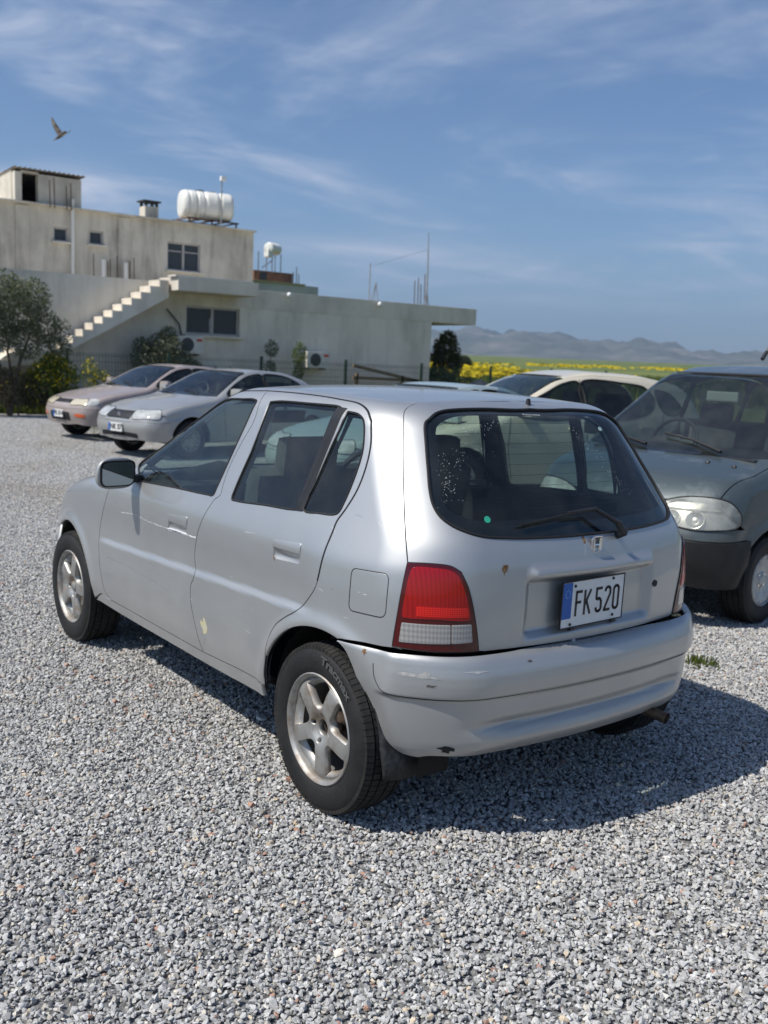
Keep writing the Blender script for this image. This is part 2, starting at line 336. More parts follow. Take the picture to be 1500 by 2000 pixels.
class Body:
    "a closed smooth solid; surface points are found along rays from a spine at height zc between x0 and x1"
    def __init__(s, w, r, f, T, x0, x1, zc, Rr=.16, Rf=.2, Rt=.09):
        s.w, s.r, s.f, s.T, s.x0, s.x1, s.zc, s.Rr, s.Rf, s.Rt = w, r, f, T, x0, x1, zc, Rr, Rf, Rt
    def F(s, P):
        x, y, z = P[..., 0], P[..., 1], P[..., 2]; ay = np.abs(y)
        d = smax(ay-s.w(x, z), s.r(ay, z)-x, s.Rr)
        d = smax(d, x-s.f(ay, z), s.Rf)
        return smax(d, z-s.T(x, ay), s.Rt)
    def cast(s, O, D, hi=4.):
        lo = np.zeros(len(O)); hi = np.full(len(O), float(hi))
        for _ in range(34):
            m = (lo+hi)/2; ins = s.F(O+D*m[:, None]) < 0
            lo = np.where(ins, m, lo); hi = np.where(ins, hi, m)
        return O+D*lo[:, None]
    def dirs(s, st):
        a, t = st[:, 0], st[:, 1]
        x = np.clip(a, s.x0, s.x1)
        ph = np.where(a < s.x0, np.pi/2+(s.x0-a)/.9, np.where(a > s.x1, np.pi/2-(a-s.x1)/.9, np.pi/2))
        return np.stack([x, 0*x, 0*x+s.zc], 1), np.stack([np.cos(ph), np.sin(ph), t/.8], 1)
    def P(s, st): return s.cast(*s.dirs(np.asarray(st, float)))
    def N(s, P, e=.0015):
        g = np.stack([s.F(P+e*np.eye(3)[i])-s.F(P-e*np.eye(3)[i]) for i in range(3)], 1)
        return g/np.maximum(np.linalg.norm(g, axis=1, keepdims=True), 1e-9)
    def st(s, P):
        P = np.asarray(P, float); x, y, z = P[:, 0], P[:, 1], P[:, 2]
        a = x.copy(); rad = np.abs(y)
        for m, c, sg in ((x < s.x0, s.x0, 1), (x > s.x1, s.x1, -1)):
            ph = np.arctan2(y, x-c); ph = np.where(ph < -np.pi/2, ph+2*np.pi, ph)
            a = np.where(m, c-sg*.9*(ph-np.pi/2)*sg*1.0 if sg == 1 else c+.9*(np.pi/2-ph), a)
            rad = np.where(m, np.hypot(x-c, y), rad)
        return np.stack([a, (z-s.zc)/np.maximum(rad, 1e-6)*.8], 1)
    def side(s, pts):
        p = np.array(pts, float); O = np.stack([p[:, 0], 0*p[:, 0], p[:, 1]], 1)
        return s.st(s.cast(O, np.tile([0., 1, 0], (len(p), 1))))
    def rear(s, pts):
        p = np.array(pts, float); O = np.stack([0*p[:, 0]+s.x0+.4, p[:, 0], p[:, 1]], 1)
        return s.st(s.cast(O, np.tile([-1., 0, 0], (len(p), 1))))
    def front(s, pts):
        p = np.array(pts, float); O = np.stack([0*p[:, 0]+s.x1-.3, p[:, 0], p[:, 1]], 1)
        return s.st(s.cast(O, np.tile([1., 0, 0], (len(p), 1))))
    def topP(s, xy):
        p = np.array(xy, float); O = np.stack([p[:, 0], p[:, 1], 0*p[:, 0]+.5], 1)
        return s.cast(O, np.tile([0., 0, 1], (len(p), 1)))

# ---- the silver hatchback (x forward, y left, z up, origin under its rear axle)
WB = 2.36; AR = .355
_w = table([(.2, .755), (.30, .775), (.38, .79), (.5, .797), (.62, .797), (.80, .791), (.88, .782), (.95, .755), (1.0, .735), (1.37, .592), (1.45, .56)], .018)
def hw(x, z):
    v = _w(z)
    zc = .602+.0365*(1.9-x)
    k = sstep(1.99, 1.8, x)*sstep(.02, .16, x)
    v = v-.013*k*sstep(zc, zc+.03, z)*sstep(zc+.30, zc+.06, z)
    v = v-.135*np.clip((.3-x)/.8, 0, 2)**2-.10*np.clip((x-1.9)/1.0, 0, 2)**2
    for cx in (0., WB):
        rho = np.hypot(x-cx, z-.285)
        v = v+.013*np.exp(-((rho-AR-.006)/.036)**2)*sstep(.2, .4, z)+.004*np.exp(-((rho-AR-.05)/.10)**2)
    return v
_r = table([(.2, -.40), (.50, -.475), (.62, -.492), (.80, -.497), (.90, -.492), (.955, -.478), (.985, -.462), (1.37, -.165), (1.405, -.10), (1.44, -.02)], .014)
def hr(ay, z):
    v = _r(z)+.17*ay**2+.35*np.clip(ay-.35, 0, 1)**2*sstep(.6, 1.2, z)
    bx = sstep(.325, .285, ay)
    rec = sstep(.652, .685, z)*sstep(.868, .838, z)*bx
    lip = sstep(.838, .860, z)*sstep(.905, .875, z)*sstep(.315, .285, ay)
    return v+.025*rec-.021*lip
def hf(ay, z): return _f(z)-.20*ay**2-.25*np.clip(ay-.3, 0, 1)**2
_f = table([(.2, 2.90), (.45, 2.955), (.60, 2.95), (.72, 2.88), (.80, 2.80)], .02)
def hT(x, ay):
    roof = 1.427-.035*np.clip((x-.55)/.7, -3, 3)**2*.8-.085*ay**2
    scr = 1.405-.555*(x-1.03)-.05*ay**2
    bon = .955-.08*(x-1.9)-.17*np.clip(x-1.9, 0, 2)**2-.045*ay**2
    return -smin(-smin(roof, scr, .06), -bon, .05)
BODY = Body(hw, hr, hf, hT, .3, 2.2, .75, .17, .18, .075)
# rear bumper: same flanks, a deeper rear face with a ledge, a groove and a scooped channel
_rb = table([(.26, -.455), (.30, -.505), (.322, -.525), (.345, -.532), (.40, -.535), (.455, -.537), (.489, -.539), (.495, -.545), (.505, -.558), (.54, -.562), (.575, -.560), (.60, -.55), (.66, -.53)], .004)
def bw(x, z):
    rho = np.hypot(x, z-.285)
    k = sstep(-.255, -.34, x)
    v = _w(np.minimum(z, .6))-.13*np.clip((.3-x)/.8, 0, 2)**2+.006+.022*k+.010*np.exp(-((rho-AR-.01)/.05)**2)
    v = v-.009*k*sstep(.504, .492, z)-.012*k*sstep(.46, .28, z)
    return v
def br(ay, z):
    k = sstep(.60, .36, ay)
    return _rb(z)+.17*ay**2+k*(.024*np.exp(-((z-.400)/.019)**2)-.007*np.exp(-((z-.345)/.018)**2))
def bT(x, ay):
    return .628+.0*x+.012*np.clip(ay/.7, 0, 1)**2
BUMP = Body(bw, br, hf, bT, .3, 2.2, .55, .20, .18, .028)

RIDGE = [(-1.1747, 0.02746), (-1.0527, 0.03153), (-1.0097, 0.02353), (-0.9966, 0.02022), (-0.9833, 0.01734), (-0.9743, 0.01556), (-0.9604, 0.01692), (-0.9369, 0.02033), (-0.9233, 0.02513), (-0.9127, 0.02764), (-0.889, 0.02628), (-0.8747, 0.02379), (-0.8553, 0.02501), (-0.8354, 0.02868), (-0.8205, 0.03156), (-0.8007, 0.0323), (-0.7708, 0.03165), (-0.7358, 0.02977), (-0.7105, 0.03075), (-0.6902, 0.03142), (-0.6192, 0.02993), (-0.5186, 0.02642)]
MIRP = (1.24, 0.169, 1.259)
CAPP = (0.8176, 0.5166, 0.016)
silver = paint('silver paint', (.46, .47, .475), metal=.80, rough=.48, coat=.8)
black_rub = mat('black rubber', (.012, .012, .013), .55, bump=.15, bscale=200)
black_pl = mat('black plastic', (.02, .02, .022), .45, var=.3, vscale=20)
black_gl = mat('black ceramic edge', (.006, .006, .007), .12, coat=.5)
dark_in = mat('dark interior', (.016, .017, .019), .8, bump=.2, bscale=150)
grey_in = mat('grey trim cloth', (.085, .088, .088), .9, bump=.3, bscale=200, var=.3, vscale=12)
light_in = mat('pale headliner', (.30, .31, .29), .95)
under = mat('underbody', (.012, .011, .010), .9)
tyre_m = mat('tyre rubber', (.008, .008, .009), .6, var=.5, vcol=(.016, .0155, .015), vscale=9, rvar=.15, bump=.12, bscale=90)
tread_m = mat('dusty tread rubber', (.010, .010, .010), .8, vcol=(.028, .026, .023), vscale=14)
alloy = mat('worn alloy', (.40, .395, .375), .42, metal=.7, vcol=(.20, .13, .08), vscale=13, rvar=.25, vlo=.46, vhi=.72, coat=.1)
rustm = mat('brown rust', (.16, .07, .03), .85, vcol=(.30, .20, .10), vscale=60)
brake_m = mat('rusty brake drum', (.05, .036, .028), .8, metal=.2, vcol=(.13, .10, .08), vscale=25)
chrome = mat('chrome', (.75, .75, .76), .12, metal=1)
glassm = glass('tinted car glass', (.62, .72, .68), .022)
glassr = glass('rear window glass', (.62, .72, .69), .022)
mirror_m = mat('mirror glass', (.38, .42, .42), .02, metal=1)
white_pl = mat('white plate', (.78, .78, .76), .4, var=.08, vscale=15)
plate_blue = mat('plate blue', (.012, .11, .42), .4)
letter_blk = mat('plate lettering', (.012, .012, .014), .45)
scratch_m = mat('bare scratch', (.66, .67, .68), .5)
dark_scr = mat('dark scratch', (.10, .09, .08), .7)
red_dk = mat('dark red lens', (.07, .0015, .002), .15, coat=.5, coat_rough=.03)
# ---------------------------------------------------------------- ground, field, hills, air
def ramp_mat(name, cols, scale, detail=8, rough=.95, bump=.3, coord='Object', stretch=(1, 1, 1), rg=.6):
    "noise-driven blend through several colours"
    m = bpy.data.materials.new(name); m.use_nodes = True; t = m.node_tree; b = t.nodes['Principled BSDF']; N, L = t.nodes.new, t.links.new
    tcn = N('ShaderNodeTexCoord'); mp = N('ShaderNodeMapping'); mp.inputs['Scale'].default_value = stretch; L(tcn.outputs[coord], mp.inputs[0]); nz = N('ShaderNodeTexNoise'); nz.inputs['Scale'].default_value = scale; nz.inputs['Detail'].default_value = detail; nz.inputs['Roughness'].default_value = rg; L(mp.outputs[0], nz.inputs[0])
    cr = N('ShaderNodeValToRGB'); L(nz.outputs[0], cr.inputs[0]); e = cr.color_ramp.elements
    for i, (p, c) in enumerate(cols):
        el = e[i] if i < 2 else e.new(p); el.position = p; el.color = (*c, 1)
    L(cr.outputs[0], b.inputs['Base Color']); b.inputs['Roughness'].default_value = rough
    if bump: bp = N('ShaderNodeBump'); bp.inputs['Strength'].default_value = bump; bp.inputs['Distance'].default_value = .03; L(nz.outputs[0], bp.inputs['Height']); L(bp.outputs[0], b.inputs['Normal'])
    return m
lot_m = ramp_mat('gravel bed', [(.3, (.10, .10, .10)), (.5, (.20, .20, .20)), (.7, (.32, .32, .315))], 45, 10, bump=.8)
field_m = ramp_mat('spring grass', [(.30, (.050, .075, .014)), (.45, (.085, .120, .022)), (.58, (.13, .155, .03)), (.75, (.20, .19, .055))], .09, 12, bump=.2, stretch=(1, .35, 1))
earth_m = ramp_mat('dry earth', [(.3, (.13, .09, .055)), (.5, (.22, .16, .10)), (.7, (.30, .25, .18))], 3, 10, bump=.6)
def terrain():
    xs = np.concatenate([np.linspace(-60, 20, 9), np.linspace(22, 120, 22), np.geomspace(130, 9000, 34)]); ys = np.concatenate([-np.geomspace(9000, 40, 40), np.linspace(-38, 38, 39), np.geomspace(40, 4000, 20)])
    V = []
    for x in xs:
        for y in ys:
            d = max(0, math.hypot(x+2.7, y-2.6)-34) if (x > 20 or y < -20) else 0
            z = -.035+min(.0100*d, 30+.0015*d)+(.25*noise.noise((x*.02, y*.02, 3)) if d > 12 else 0)*min(1, d/60)*min(3, 1+d/400)
            V.append((x, y, z))
    n = len(ys); F_ = [(i*n+j, (i+1)*n+j, (i+1)*n+j+1, i*n+j+1) for i in range(len(xs)-1) for j in range(n-1)]
    return setting(mesh_obj('field', V, F_, field_m, smooth=True))
terrain()
lot_edge = lambda y: 20.05+.25*math.sin(y*1.3)+.12*math.sin(y*4.1+1)
ys_ = np.linspace(-24, 14, 90)
setting(mesh_obj('gravel_lot', [(-14, y, -.006) for y in ys_]+[(lot_edge(y)-(6.2 if y < -9 else 0), y, -.006) for y in ys_], [(i+1, i, 90+i, 91+i) for i in range(89)], lot_m))
setting(mesh_obj('earth_strip', [(19.2, -26, -.018), (22.2, -26, -.018), (22.2, 14, -.018), (19.2, 14, -.018)], [(0, 1, 2, 3)], earth_m))
# far hills: ridge height over azimuth as seen across the plain
def hills(name, R0, R1, tops, m, amp, seed, base=20):
    az = np.linspace(-1.35, .25, 420); th = np.interp(az, [a for a, _ in tops], [h for _, h in tops]); V = []; rows = 26
    for r in range(rows):
        u = r/(rows-1); R = R0+(R1-R0)*u
        for a, h in zip(az, th):
            H = h*R1; x, y = -2.7+R*math.cos(a), 2.6+R*math.sin(a)
            n = noise.fractal((x*.0016, y*.0016, seed), 1., 2.1, 6); n2 = abs(noise.fractal((x*.004, y*.004, seed+5), .9, 2.1, 5))
            s_ = u**.75; z = base+(H-base)*s_*(1-.33*(1-u)*(.5+n)*2*min(1, s_*3))+amp*n2*u*(1-.6*u)*2
            V.append((x, y, z))
        if r == rows-1: pass
    nn_ = len(az)
    for a, h in zip(az, th): V.append((-2.7+(R1+900)*math.cos(a), 2.6+(R1+900)*math.sin(a), 0))
    F_ = [(i*nn_+j, (i+1)*nn_+j, (i+1)*nn_+j+1, i*nn_+j+1) for i in range(rows) for j in range(nn_-1)]
    return setting(mesh_obj(name, V, F_, m, smooth=True))
hill_m = ramp_mat('limestone hillside', [(.35, (.045, .055, .030)), (.5, (.09, .095, .06)), (.62, (.17, .155, .12)), (.72, (.36, .33, .29))], .0035, 12, bump=0, rg=.66)
hills('hills', 4200, 6000, RIDGE, hill_m, 75, 2.)
# haze box
hz = MB().box((3200, -2400, 288), (10400, 13600, 586)).build('haze', None); hz.data.materials.clear()
hm = bpy.data.materials.new('haze'); hm.use_nodes = True; t = hm.node_tree; t.nodes.clear(); o_ = t.nodes.new('ShaderNodeOutputMaterial'); v_ = t.nodes.new('ShaderNodeVolumePrincipled'); v_.inputs['Color'].default_value = (.50, .68, .96, 1); v_.inputs['Density'].default_value = .00013; v_.inputs['Anisotropy'].default_value = .2; t.links.new(v_.outputs[0], o_.inputs['Volume']); hz.data.materials.append(hm)
setting(hz, 'stuff')
# ---------------------------------------------------------------- loose gravel: angular stones in patches, laid as instances
def stone_protos(k):
    out = []
    for i in range(k):
        bm = bmesh.new(); n = int(rng.integers(10, 15)); p = rng.normal(size=(n, 3)); p /= np.linalg.norm(p, axis=1, keepdims=True); p *= rng.uniform(.82, 1, (n, 1)); p *= np.array([1, rng.uniform(.65, .95), rng.uniform(.45, .75)])
        for v in p: bm.verts.new(v)
        bmesh.ops.convex_hull(bm, input=bm.verts[:]); bmesh.ops.delete(bm, geom=[v for v in bm.verts if not v.link_faces], context='VERTS'); bm.verts.index_update(); bmesh.ops.triangulate(bm, faces=bm.faces[:])
        out.append((np.array([tuple(v.co) for v in bm.verts]), np.array([[v.index for v in f.verts] for f in bm.faces]))); bm.free()
    return out
PROTO = stone_protos(36)
gm = bpy.data.materials.new('crushed stone'); gm.use_nodes = True; t = gm.node_tree; b_ = t.nodes['Principled BSDF']; N_, L_ = t.nodes.new, t.links.new
at = N_('ShaderNodeAttribute'); at.attribute_name = 'tone'; tcn = N_('ShaderNodeTexCoord'); nz = N_('ShaderNodeTexNoise'); nz.inputs['Scale'].default_value = 260; nz.inputs['Detail'].default_value = 5; nz.inputs['Roughness'].default_value = .75; L_(tcn.outputs['Object'], nz.inputs[0])
mr = N_('ShaderNodeMapRange'); mr.inputs[1].default_value = .3; mr.inputs[2].default_value = .72; mr.inputs[3].default_value = .60; mr.inputs[4].default_value = 1.45; L_(nz.outputs[0], mr.inputs[0])
ml = N_('ShaderNodeVectorMath'); ml.operation = 'SCALE'; L_(at.outputs['Color'], ml.inputs[0]); L_(mr.outputs[0], ml.inputs['Scale'])
ge = N_('ShaderNodeNewGeometry'); n3 = N_('ShaderNodeTexNoise'); n3.inputs['Scale'].default_value = .42; n3.inputs['Detail'].default_value = 4; L_(ge.outputs['Position'], n3.inputs[0])
m3 = N_('ShaderNodeMapRange'); m3.inputs[1].default_value = .50; m3.inputs[2].default_value = .78; m3.inputs[4].default_value = .55; L_(n3.outputs[0], m3.inputs[0])
spx = N_('ShaderNodeSeparateXYZ'); L_(ge.outputs['Position'], spx.inputs[0]); mfar = N_('ShaderNodeMapRange'); mfar.inputs[1].default_value = 3.5; mfar.inputs[2].default_value = 8; L_(spx.outputs[0], mfar.inputs[0]); mm_ = N_('ShaderNodeMath'); mm_.operation = 'MULTIPLY'; L_(m3.outputs[0], mm_.inputs[0]); L_(mfar.outputs[0], mm_.inputs[1])
mx = N_('ShaderNodeMix'); mx.data_type = 'RGBA'; L_(mm_.outputs[0], mx.inputs[0]); L_(ml.outputs[0], mx.inputs[6]); mx.inputs[7].default_value = (.30, .24, .165, 1)
L_(mx.outputs[2], b_.inputs['Base Color']); b_.inputs['Roughness'].default_value = .85
bp = N_('ShaderNodeBump'); bp.inputs['Strength'].default_value = .5; bp.inputs['Distance'].default_value = .002; L_(nz.outputs[0], bp.inputs['Height']); L_(bp.outputs[0], b_.inputs['Normal'])
TILE = .6
def stone_patch(i, n=3300, sc_=1.):
    V, F_, C = [], [], []; base = 0; pos = rng.uniform(-TILE/2, TILE/2, (n, 2))
    for j in range(n):
        v, f = PROTO[int(rng.integers(0, len(PROTO)))]; s = min(.022, .0086*math.exp(rng.normal(0, .27)))*sc_
        e = Euler((rng.normal(0, .5), rng.normal(0, .5), rng.uniform(0, 6.28))).to_matrix(); R = np.array(e)
        z = rng.uniform(-.001, .007) if j > n*.3 else rng.uniform(-.005, .001)
        V.append(v*s@R.T+[pos[j, 0], pos[j, 1], z]); F_.append(f+base); base += len(v)
        q = rng.random(); g = float(np.clip(rng.normal(.425, .072), .22, .64)); c = (g*1.0, g*.995, g*.975)
        if q < .11: c = (g*1.12, g*1.04, g*.90)
        if q < .028: c = (g*1.25, g*1.04, g*.78)
        if q < .009: c = (.40, .24, .175)
        if q > .965: c = (.56, .55, .52)
        C.append(np.tile(c+(1,), (len(v), 1)))
    V, F_, C = np.vstack(V), np.vstack(F_), np.vstack(C); me = bpy.data.meshes.new('stone_patch'); me.vertices.add(len(V)); me.vertices.foreach_set('co', V.ravel()); me.loops.add(F_.size); me.loops.foreach_set('vertex_index', F_.ravel()); me.polygons.add(len(F_)); me.polygons.foreach_set('loop_start', np.arange(0, F_.size, 3)); me.update(calc_edges=True)
    me.polygons.foreach_set('use_smooth', [False]*len(me.polygons)); ca = me.color_attributes.new('tone', 'FLOAT_COLOR', 'POINT'); ca.data.foreach_set('color', C.ravel()); me.materials.append(gm); return bpy.data.objects.new('stone_patch', me)
pc = bpy.data.collections.new('stone patches')
for i in range(5): pc.objects.link(stone_patch(i))
pts, rot_, idx_ = [], [], []
for i in range(-16, 36):
    for j in range(-38, 24):
        x, y = i*TILE, j*TILE
        if x > lot_edge(y)-.3-(6.2 if y < -9 else 0) or x < -9: continue
        # only where the lot can be seen from around the camera
        a = math.atan2(y-2.6, x+3.6)
        if not (-1.35 < a < .12): continue
        pts.append((x, y, 0)); rot_.append((0, 0, math.pi/2*int(rng.integers(0, 4)))); idx_.append(int(rng.integers(0, 5)))
gme = bpy.data.meshes.new('gravel'); gme.from_pydata(pts, [], []); a1 = gme.attributes.new('turn', 'FLOAT_VECTOR', 'POINT'); a1.data.foreach_set('vector', np.array(rot_, float).ravel()); a2 = gme.attributes.new('pick', 'INT', 'POINT'); a2.data.foreach_set('value', idx_)
gravel = setting(link(bpy.data.objects.new('gravel', gme)), 'stuff')
def scatter_mod(o, coll):
    ng = bpy.data.node_groups.new('lay pieces', 'GeometryNodeTree'); ng.interface.new_socket('Geometry', in_out='INPUT', socket_type='NodeSocketGeometry'); ng.interface.new_socket('Geometry', in_out='OUTPUT', socket_type='NodeSocketGeometry')
    N, L = ng.nodes.new, ng.links.new; gi_, go = N('NodeGroupInput'), N('NodeGroupOutput'); ci = N('GeometryNodeCollectionInfo'); ci.inputs[0].default_value = coll; ci.inputs['Separate Children'].default_value = True; ci.inputs['Reset Children'].default_value = True
    ip = N('GeometryNodeInstanceOnPoints'); L(gi_.outputs[0], ip.inputs['Points']); L(ci.outputs[0], ip.inputs['Instance']); ip.inputs['Pick Instance'].default_value = True
    na = N('GeometryNodeInputNamedAttribute'); na.data_type = 'INT'; na.inputs[0].default_value = 'pick'; L(na.outputs[0], ip.inputs['Instance Index'])
    nb_ = N('GeometryNodeInputNamedAttribute'); nb_.data_type = 'FLOAT_VECTOR'; nb_.inputs[0].default_value = 'turn'; er = N('FunctionNodeEulerToRotation'); L(nb_.outputs[0], er.inputs[0]); L(er.outputs[0], ip.inputs['Rotation'])
    if 'size' in o.data.attributes:
        nc_ = N('GeometryNodeInputNamedAttribute'); nc_.data_type = 'FLOAT_VECTOR'; nc_.inputs[0].default_value = 'size'; L(nc_.outputs[0], ip.inputs['Scale'])
    L(ip.outputs[0], go.inputs[0]); md = o.modifiers.new('lay pieces', 'NODES'); md.node_group = ng
scatter_mod(gravel, pc)
# ---------------------------------------------------------------- the concrete house
def concrete(name, base, stain, streak=1., seed=0.):
    m = bpy.data.materials.new(name); m.use_nodes = True; t = m.node_tree; b = t.nodes['Principled BSDF']; N, L = t.nodes.new, t.links.new
    tcn = N('ShaderNodeTexCoord'); mp = N('ShaderNodeMapping'); mp.inputs['Scale'].default_value = (1, 1, .16); mp.inputs['Location'].default_value = (seed, seed, 0); L(tcn.outputs['Object'], mp.inputs[0])
    n1 = N('ShaderNodeTexNoise'); n1.inputs['Scale'].default_value = 2.2; n1.inputs['Detail'].default_value = 9; n1.inputs['Roughness'].default_value = .66; L(mp.outputs[0], n1.inputs[0])
    n2 = N('ShaderNodeTexNoise'); n2.inputs['Scale'].default_value = .55; n2.inputs['Detail'].default_value = 8; n2.inputs['Roughness'].default_value = .62; L(tcn.outputs['Object'], n2.inputs[0])
    a = N('ShaderNodeMapRange'); a.inputs[1].default_value = .46; a.inputs[2].default_value = .72; L(n1.outputs[0], a.inputs[0]); c = N('ShaderNodeMapRange'); c.inputs[1].default_value = .45; c.inputs[2].default_value = .68; L(n2.outputs[0], c.inputs[0])
    s = N('ShaderNodeMath'); s.operation = 'MULTIPLY_ADD'; L(a.outputs[0], s.inputs[0]); s.inputs[1].default_value = .45*streak; q = N('ShaderNodeMath'); q.operation = 'MULTIPLY'; L(c.outputs[0], q.inputs[0]); q.inputs[1].default_value = .45; L(q.outputs[0], s.inputs[2])
    mx = N('ShaderNodeMix'); mx.data_type = 'RGBA'; L(s.outputs[0], mx.inputs[0]); mx.inputs[6].default_value = (*base, 1); mx.inputs[7].default_value = (*stain, 1); L(mx.outputs[2], b.inputs['Base Color']); b.inputs['Roughness'].default_value = .93
    n3 = N('ShaderNodeTexNoise'); n3.inputs['Scale'].default_value = 9; n3.inputs['Detail'].default_value = 8; L(tcn.outputs['Object'], n3.inputs[0]); bp = N('ShaderNodeBump'); bp.inputs['Strength'].default_value = .4; bp.inputs['Distance'].default_value = .02; L(n3.outputs[0], bp.inputs['Height']); L(bp.outputs[0], b.inputs['Normal']); return m
conc_lo = concrete('grey render', (.76, .71, .61), (.38, .345, .28), .9)
conc_up = concrete('stained render', (.62, .58, .50), (.19, .175, .15), 1.25, 5.)
conc_edge = concrete('raw concrete edge', (.72, .66, .56), (.34, .31, .26), .7, 9.)
frame_m = mat('pale window frame', (.46, .44, .43), .5, var=.15, vscale=8)
pane_m = mat('dark window pane', (.045, .052, .062), .2, spec=.4)
rust_pipe = mat('rusty steel', (.13, .065, .04), .85, var=.5, vscale=20)
steel_m = mat('galvanised steel', (.32, .33, .34), .5, metal=.4, var=.3, vscale=10)
white_pipe = mat('white pipe', (.72, .71, .68), .5)
def wall_x(name, x, y0, y1, z0, z1, th, holes, m, parent):
    "wall facing -x with rectangular openings, built from butted blocks"
    ys = sorted({y0, y1, *[h[0] for h in holes], *[h[1] for h in holes]}); w = MB()
    for a, b in zip(ys[:-1], ys[1:]):
        hs_ = sorted([(h[2], h[3]) for h in holes if h[0] <= a+1e-6 and h[1] >= b-1e-6]); z = z0
        for c, d in hs_:
            if c > z: w.box((x+th/2, (a+b)/2, (z+c)/2), (th, b-a, c-z))
            z = d
        if z1 > z: w.box((x+th/2, (a+b)/2, (z+z1)/2), (th, b-a, z1-z))
    return w.build(name, m, parent)
def window_x(x, y0, y1, z0, z1, parent, panes=2, bar=None, sill=True):
    f = MB(); t_ = .055; dp = x+.10
    f.box((dp, (y0+y1)/2, z0+t_/2), (.06, y1-y0, t_)).box((dp, (y0+y1)/2, z1-t_/2), (.06, y1-y0, t_)).box((dp, y0+t_/2, (z0+z1)/2), (.058, t_, z1-z0-2*t_)).box((dp, y1-t_/2, (z0+z1)/2), (.058, t_, z1-z0-2*t_))
    w = f.build('window', frame_m, parent); 
    for k in range(1, panes): yy = y0+(y1-y0)*k/panes; MB().box((dp-.005, yy, (z0+z1)/2), (.07, .07, z1-z0-2*t_-.002)).build('mullion', frame_m, w)
    if bar: MB().box((dp-.004, (y0+y1)/2, bar), (.05, y1-y0-2*t_, .035)).build('glazing_bar', frame_m, w)
    for k in range(panes): a = y0+(y1-y0)*k/panes+.05; b = y0+(y1-y0)*(k+1)/panes-.05; MB().box((dp+.02, (a+b)/2, (z0+z1)/2), (.01, b-a, z1-z0-.09)).build('pane', pane_m, w)
    if sill: MB().box((x-.03, (y0+y1)/2, z0-.035), (.22, y1-y0+.16, .06), bev=.008).build('sill', conc_edge, w)
    return w
house = thing('concrete_house', 'long unfinished grey concrete house with an outside stair and a set-back upper floor', 'house', (21.5, -8, 0))
class _H: pass
def at_house(o): o.parent = house; o.matrix_parent_inverse = Matrix.Translation((-21.5, 8, 0)); return o
def H(o): return at_house(o)
H(wall_x('wall', 21.5, -17.42, 7, -.3, 3.28, .3, [(-10.70, -9.12, 2.0, 2.74)], conc_lo, None))
H(window_x(21.5, -10.70, -9.12, 2.0, 2.74, None))
H(wall_x('side_wall', 21.8, -17.42, -17.12, -.3, 2.78, 8.5, [], conc_lo, None))
H(MB().box((26.0, -14.7, 3.03), (9.02, 9.1, .505), bev=.01).build('roof_slab', conc_edge, None))
H(MB().box((26.2, 0.0, 3.12), (9.0, 20.2, .30)).build('terrace_slab', conc_edge, None))
# stair: individual steps, waist and landings
stair_m = MB(); ny, y0s, z0s, dy, dz = 11, -5.63, 1.48, -.2436, .1636
for i in range(ny):
    y = y0s+dy*(i+.5); zt = z0s+dz*(i+1)
    H(MB().box((21.16, y, zt-dz/2), (.64, abs(dy)-.002, dz-.003), bev=.006).build('step', conc_edge, None))
yA, zA, yB, zB = y0s, z0s, y0s+dy*ny, z0s+dz*ny
sp = [(yA, zA-.003), (yB, zB-dz-.003), (yB, zB-.42), (yA, zA-.34)]
# stepped string on the camera side
prof_ = []
for i in range(ny): prof_ += [(y0s+dy*i, z0s+dz*i-.02), (y0s+dy*i, z0s+dz*(i+1)-.02)]
prof_ += [(yB, zB-.02), (yB, zB-.42), (yA, zA-.12)]
V = [(20.80, a, b) for a, b in prof_]+[(20.828, a, b-.012) for a, b in prof_]; n = len(prof_)
H(mesh_obj('stair_string', V, [tuple(range(n)), tuple(n+i for i in range(n))[::-1]]+[(i, (i+1) % n, n+(i+1) % n, n+i)[::-1] for i in range(n)], conc_lo, None))
H(MB().box((20.95, -5.02, 1.38), (1.04, 1.21, .16), bev=.01).build('landing', conc_edge, None))
for i in range(5): H(MB().box((20.95, -4.40+.25*i, 1.27-.165*i), (1.04, .248, .16), bev=.006).build('step', conc_edge, None))
lo = [(-4.3, 1.34), (-5.6, 1.34), (-5.6, 1.18), (-4.35, 1.05), (-2.9, .1), (-2.6, .1)]
V = [(20.46, a, b) for a, b in lo]+[(21.49, a, b) for a, b in lo]; n = len(lo)
H(mesh_obj('stair_string', V, [tuple(range(n)), tuple(n+i for i in range(n))[::-1]]+[(i, (i+1) % n, n+(i+1) % n, n+i)[::-1] for i in range(n)], conc_lo, None))
H(MB().box((20.94, -9.50, 3.20), (1.10, 2.26, .33), bev=.01).build('landing', conc_edge, None))
H(MB().box((20.62, -9.40, 3.385), (.44, 2.2, .04), bev=.008).build('coping', mat('pale coping', (.62, .60, .55), .85), None))
# upper floor, set back
up_h = [(-9.42, -8.92, 4.98, 5.44), (-10.62, -10.13, 5.0, 5.46), (-14.26, -12.97, 4.40, 5.39)]
H(wall_x('upper_wall', 31, -16.44, 8, 3.2, 6.06, .3, up_h, conc_up, None))
for (a, b, c, d), pn in zip(up_h, (1, 1, 2)): H(window_x(31, a, b, c, d, None, pn, bar=5.08 if pn == 2 else None))
H(MB().box((34.9, -16.29, 4.62), (7.4, .3, 2.84)).build('upper_side_wall', conc_up, None))
H(MB().box((34.9, -4.2, 6.0), (7.5, 24.3, .12)).build('upper_roof', conc_edge, None))
H(MB().box((30.98, -4.2, 6.085), (.36, 24.5, .06), bev=.01).build('parapet_cap', conc_up, None))
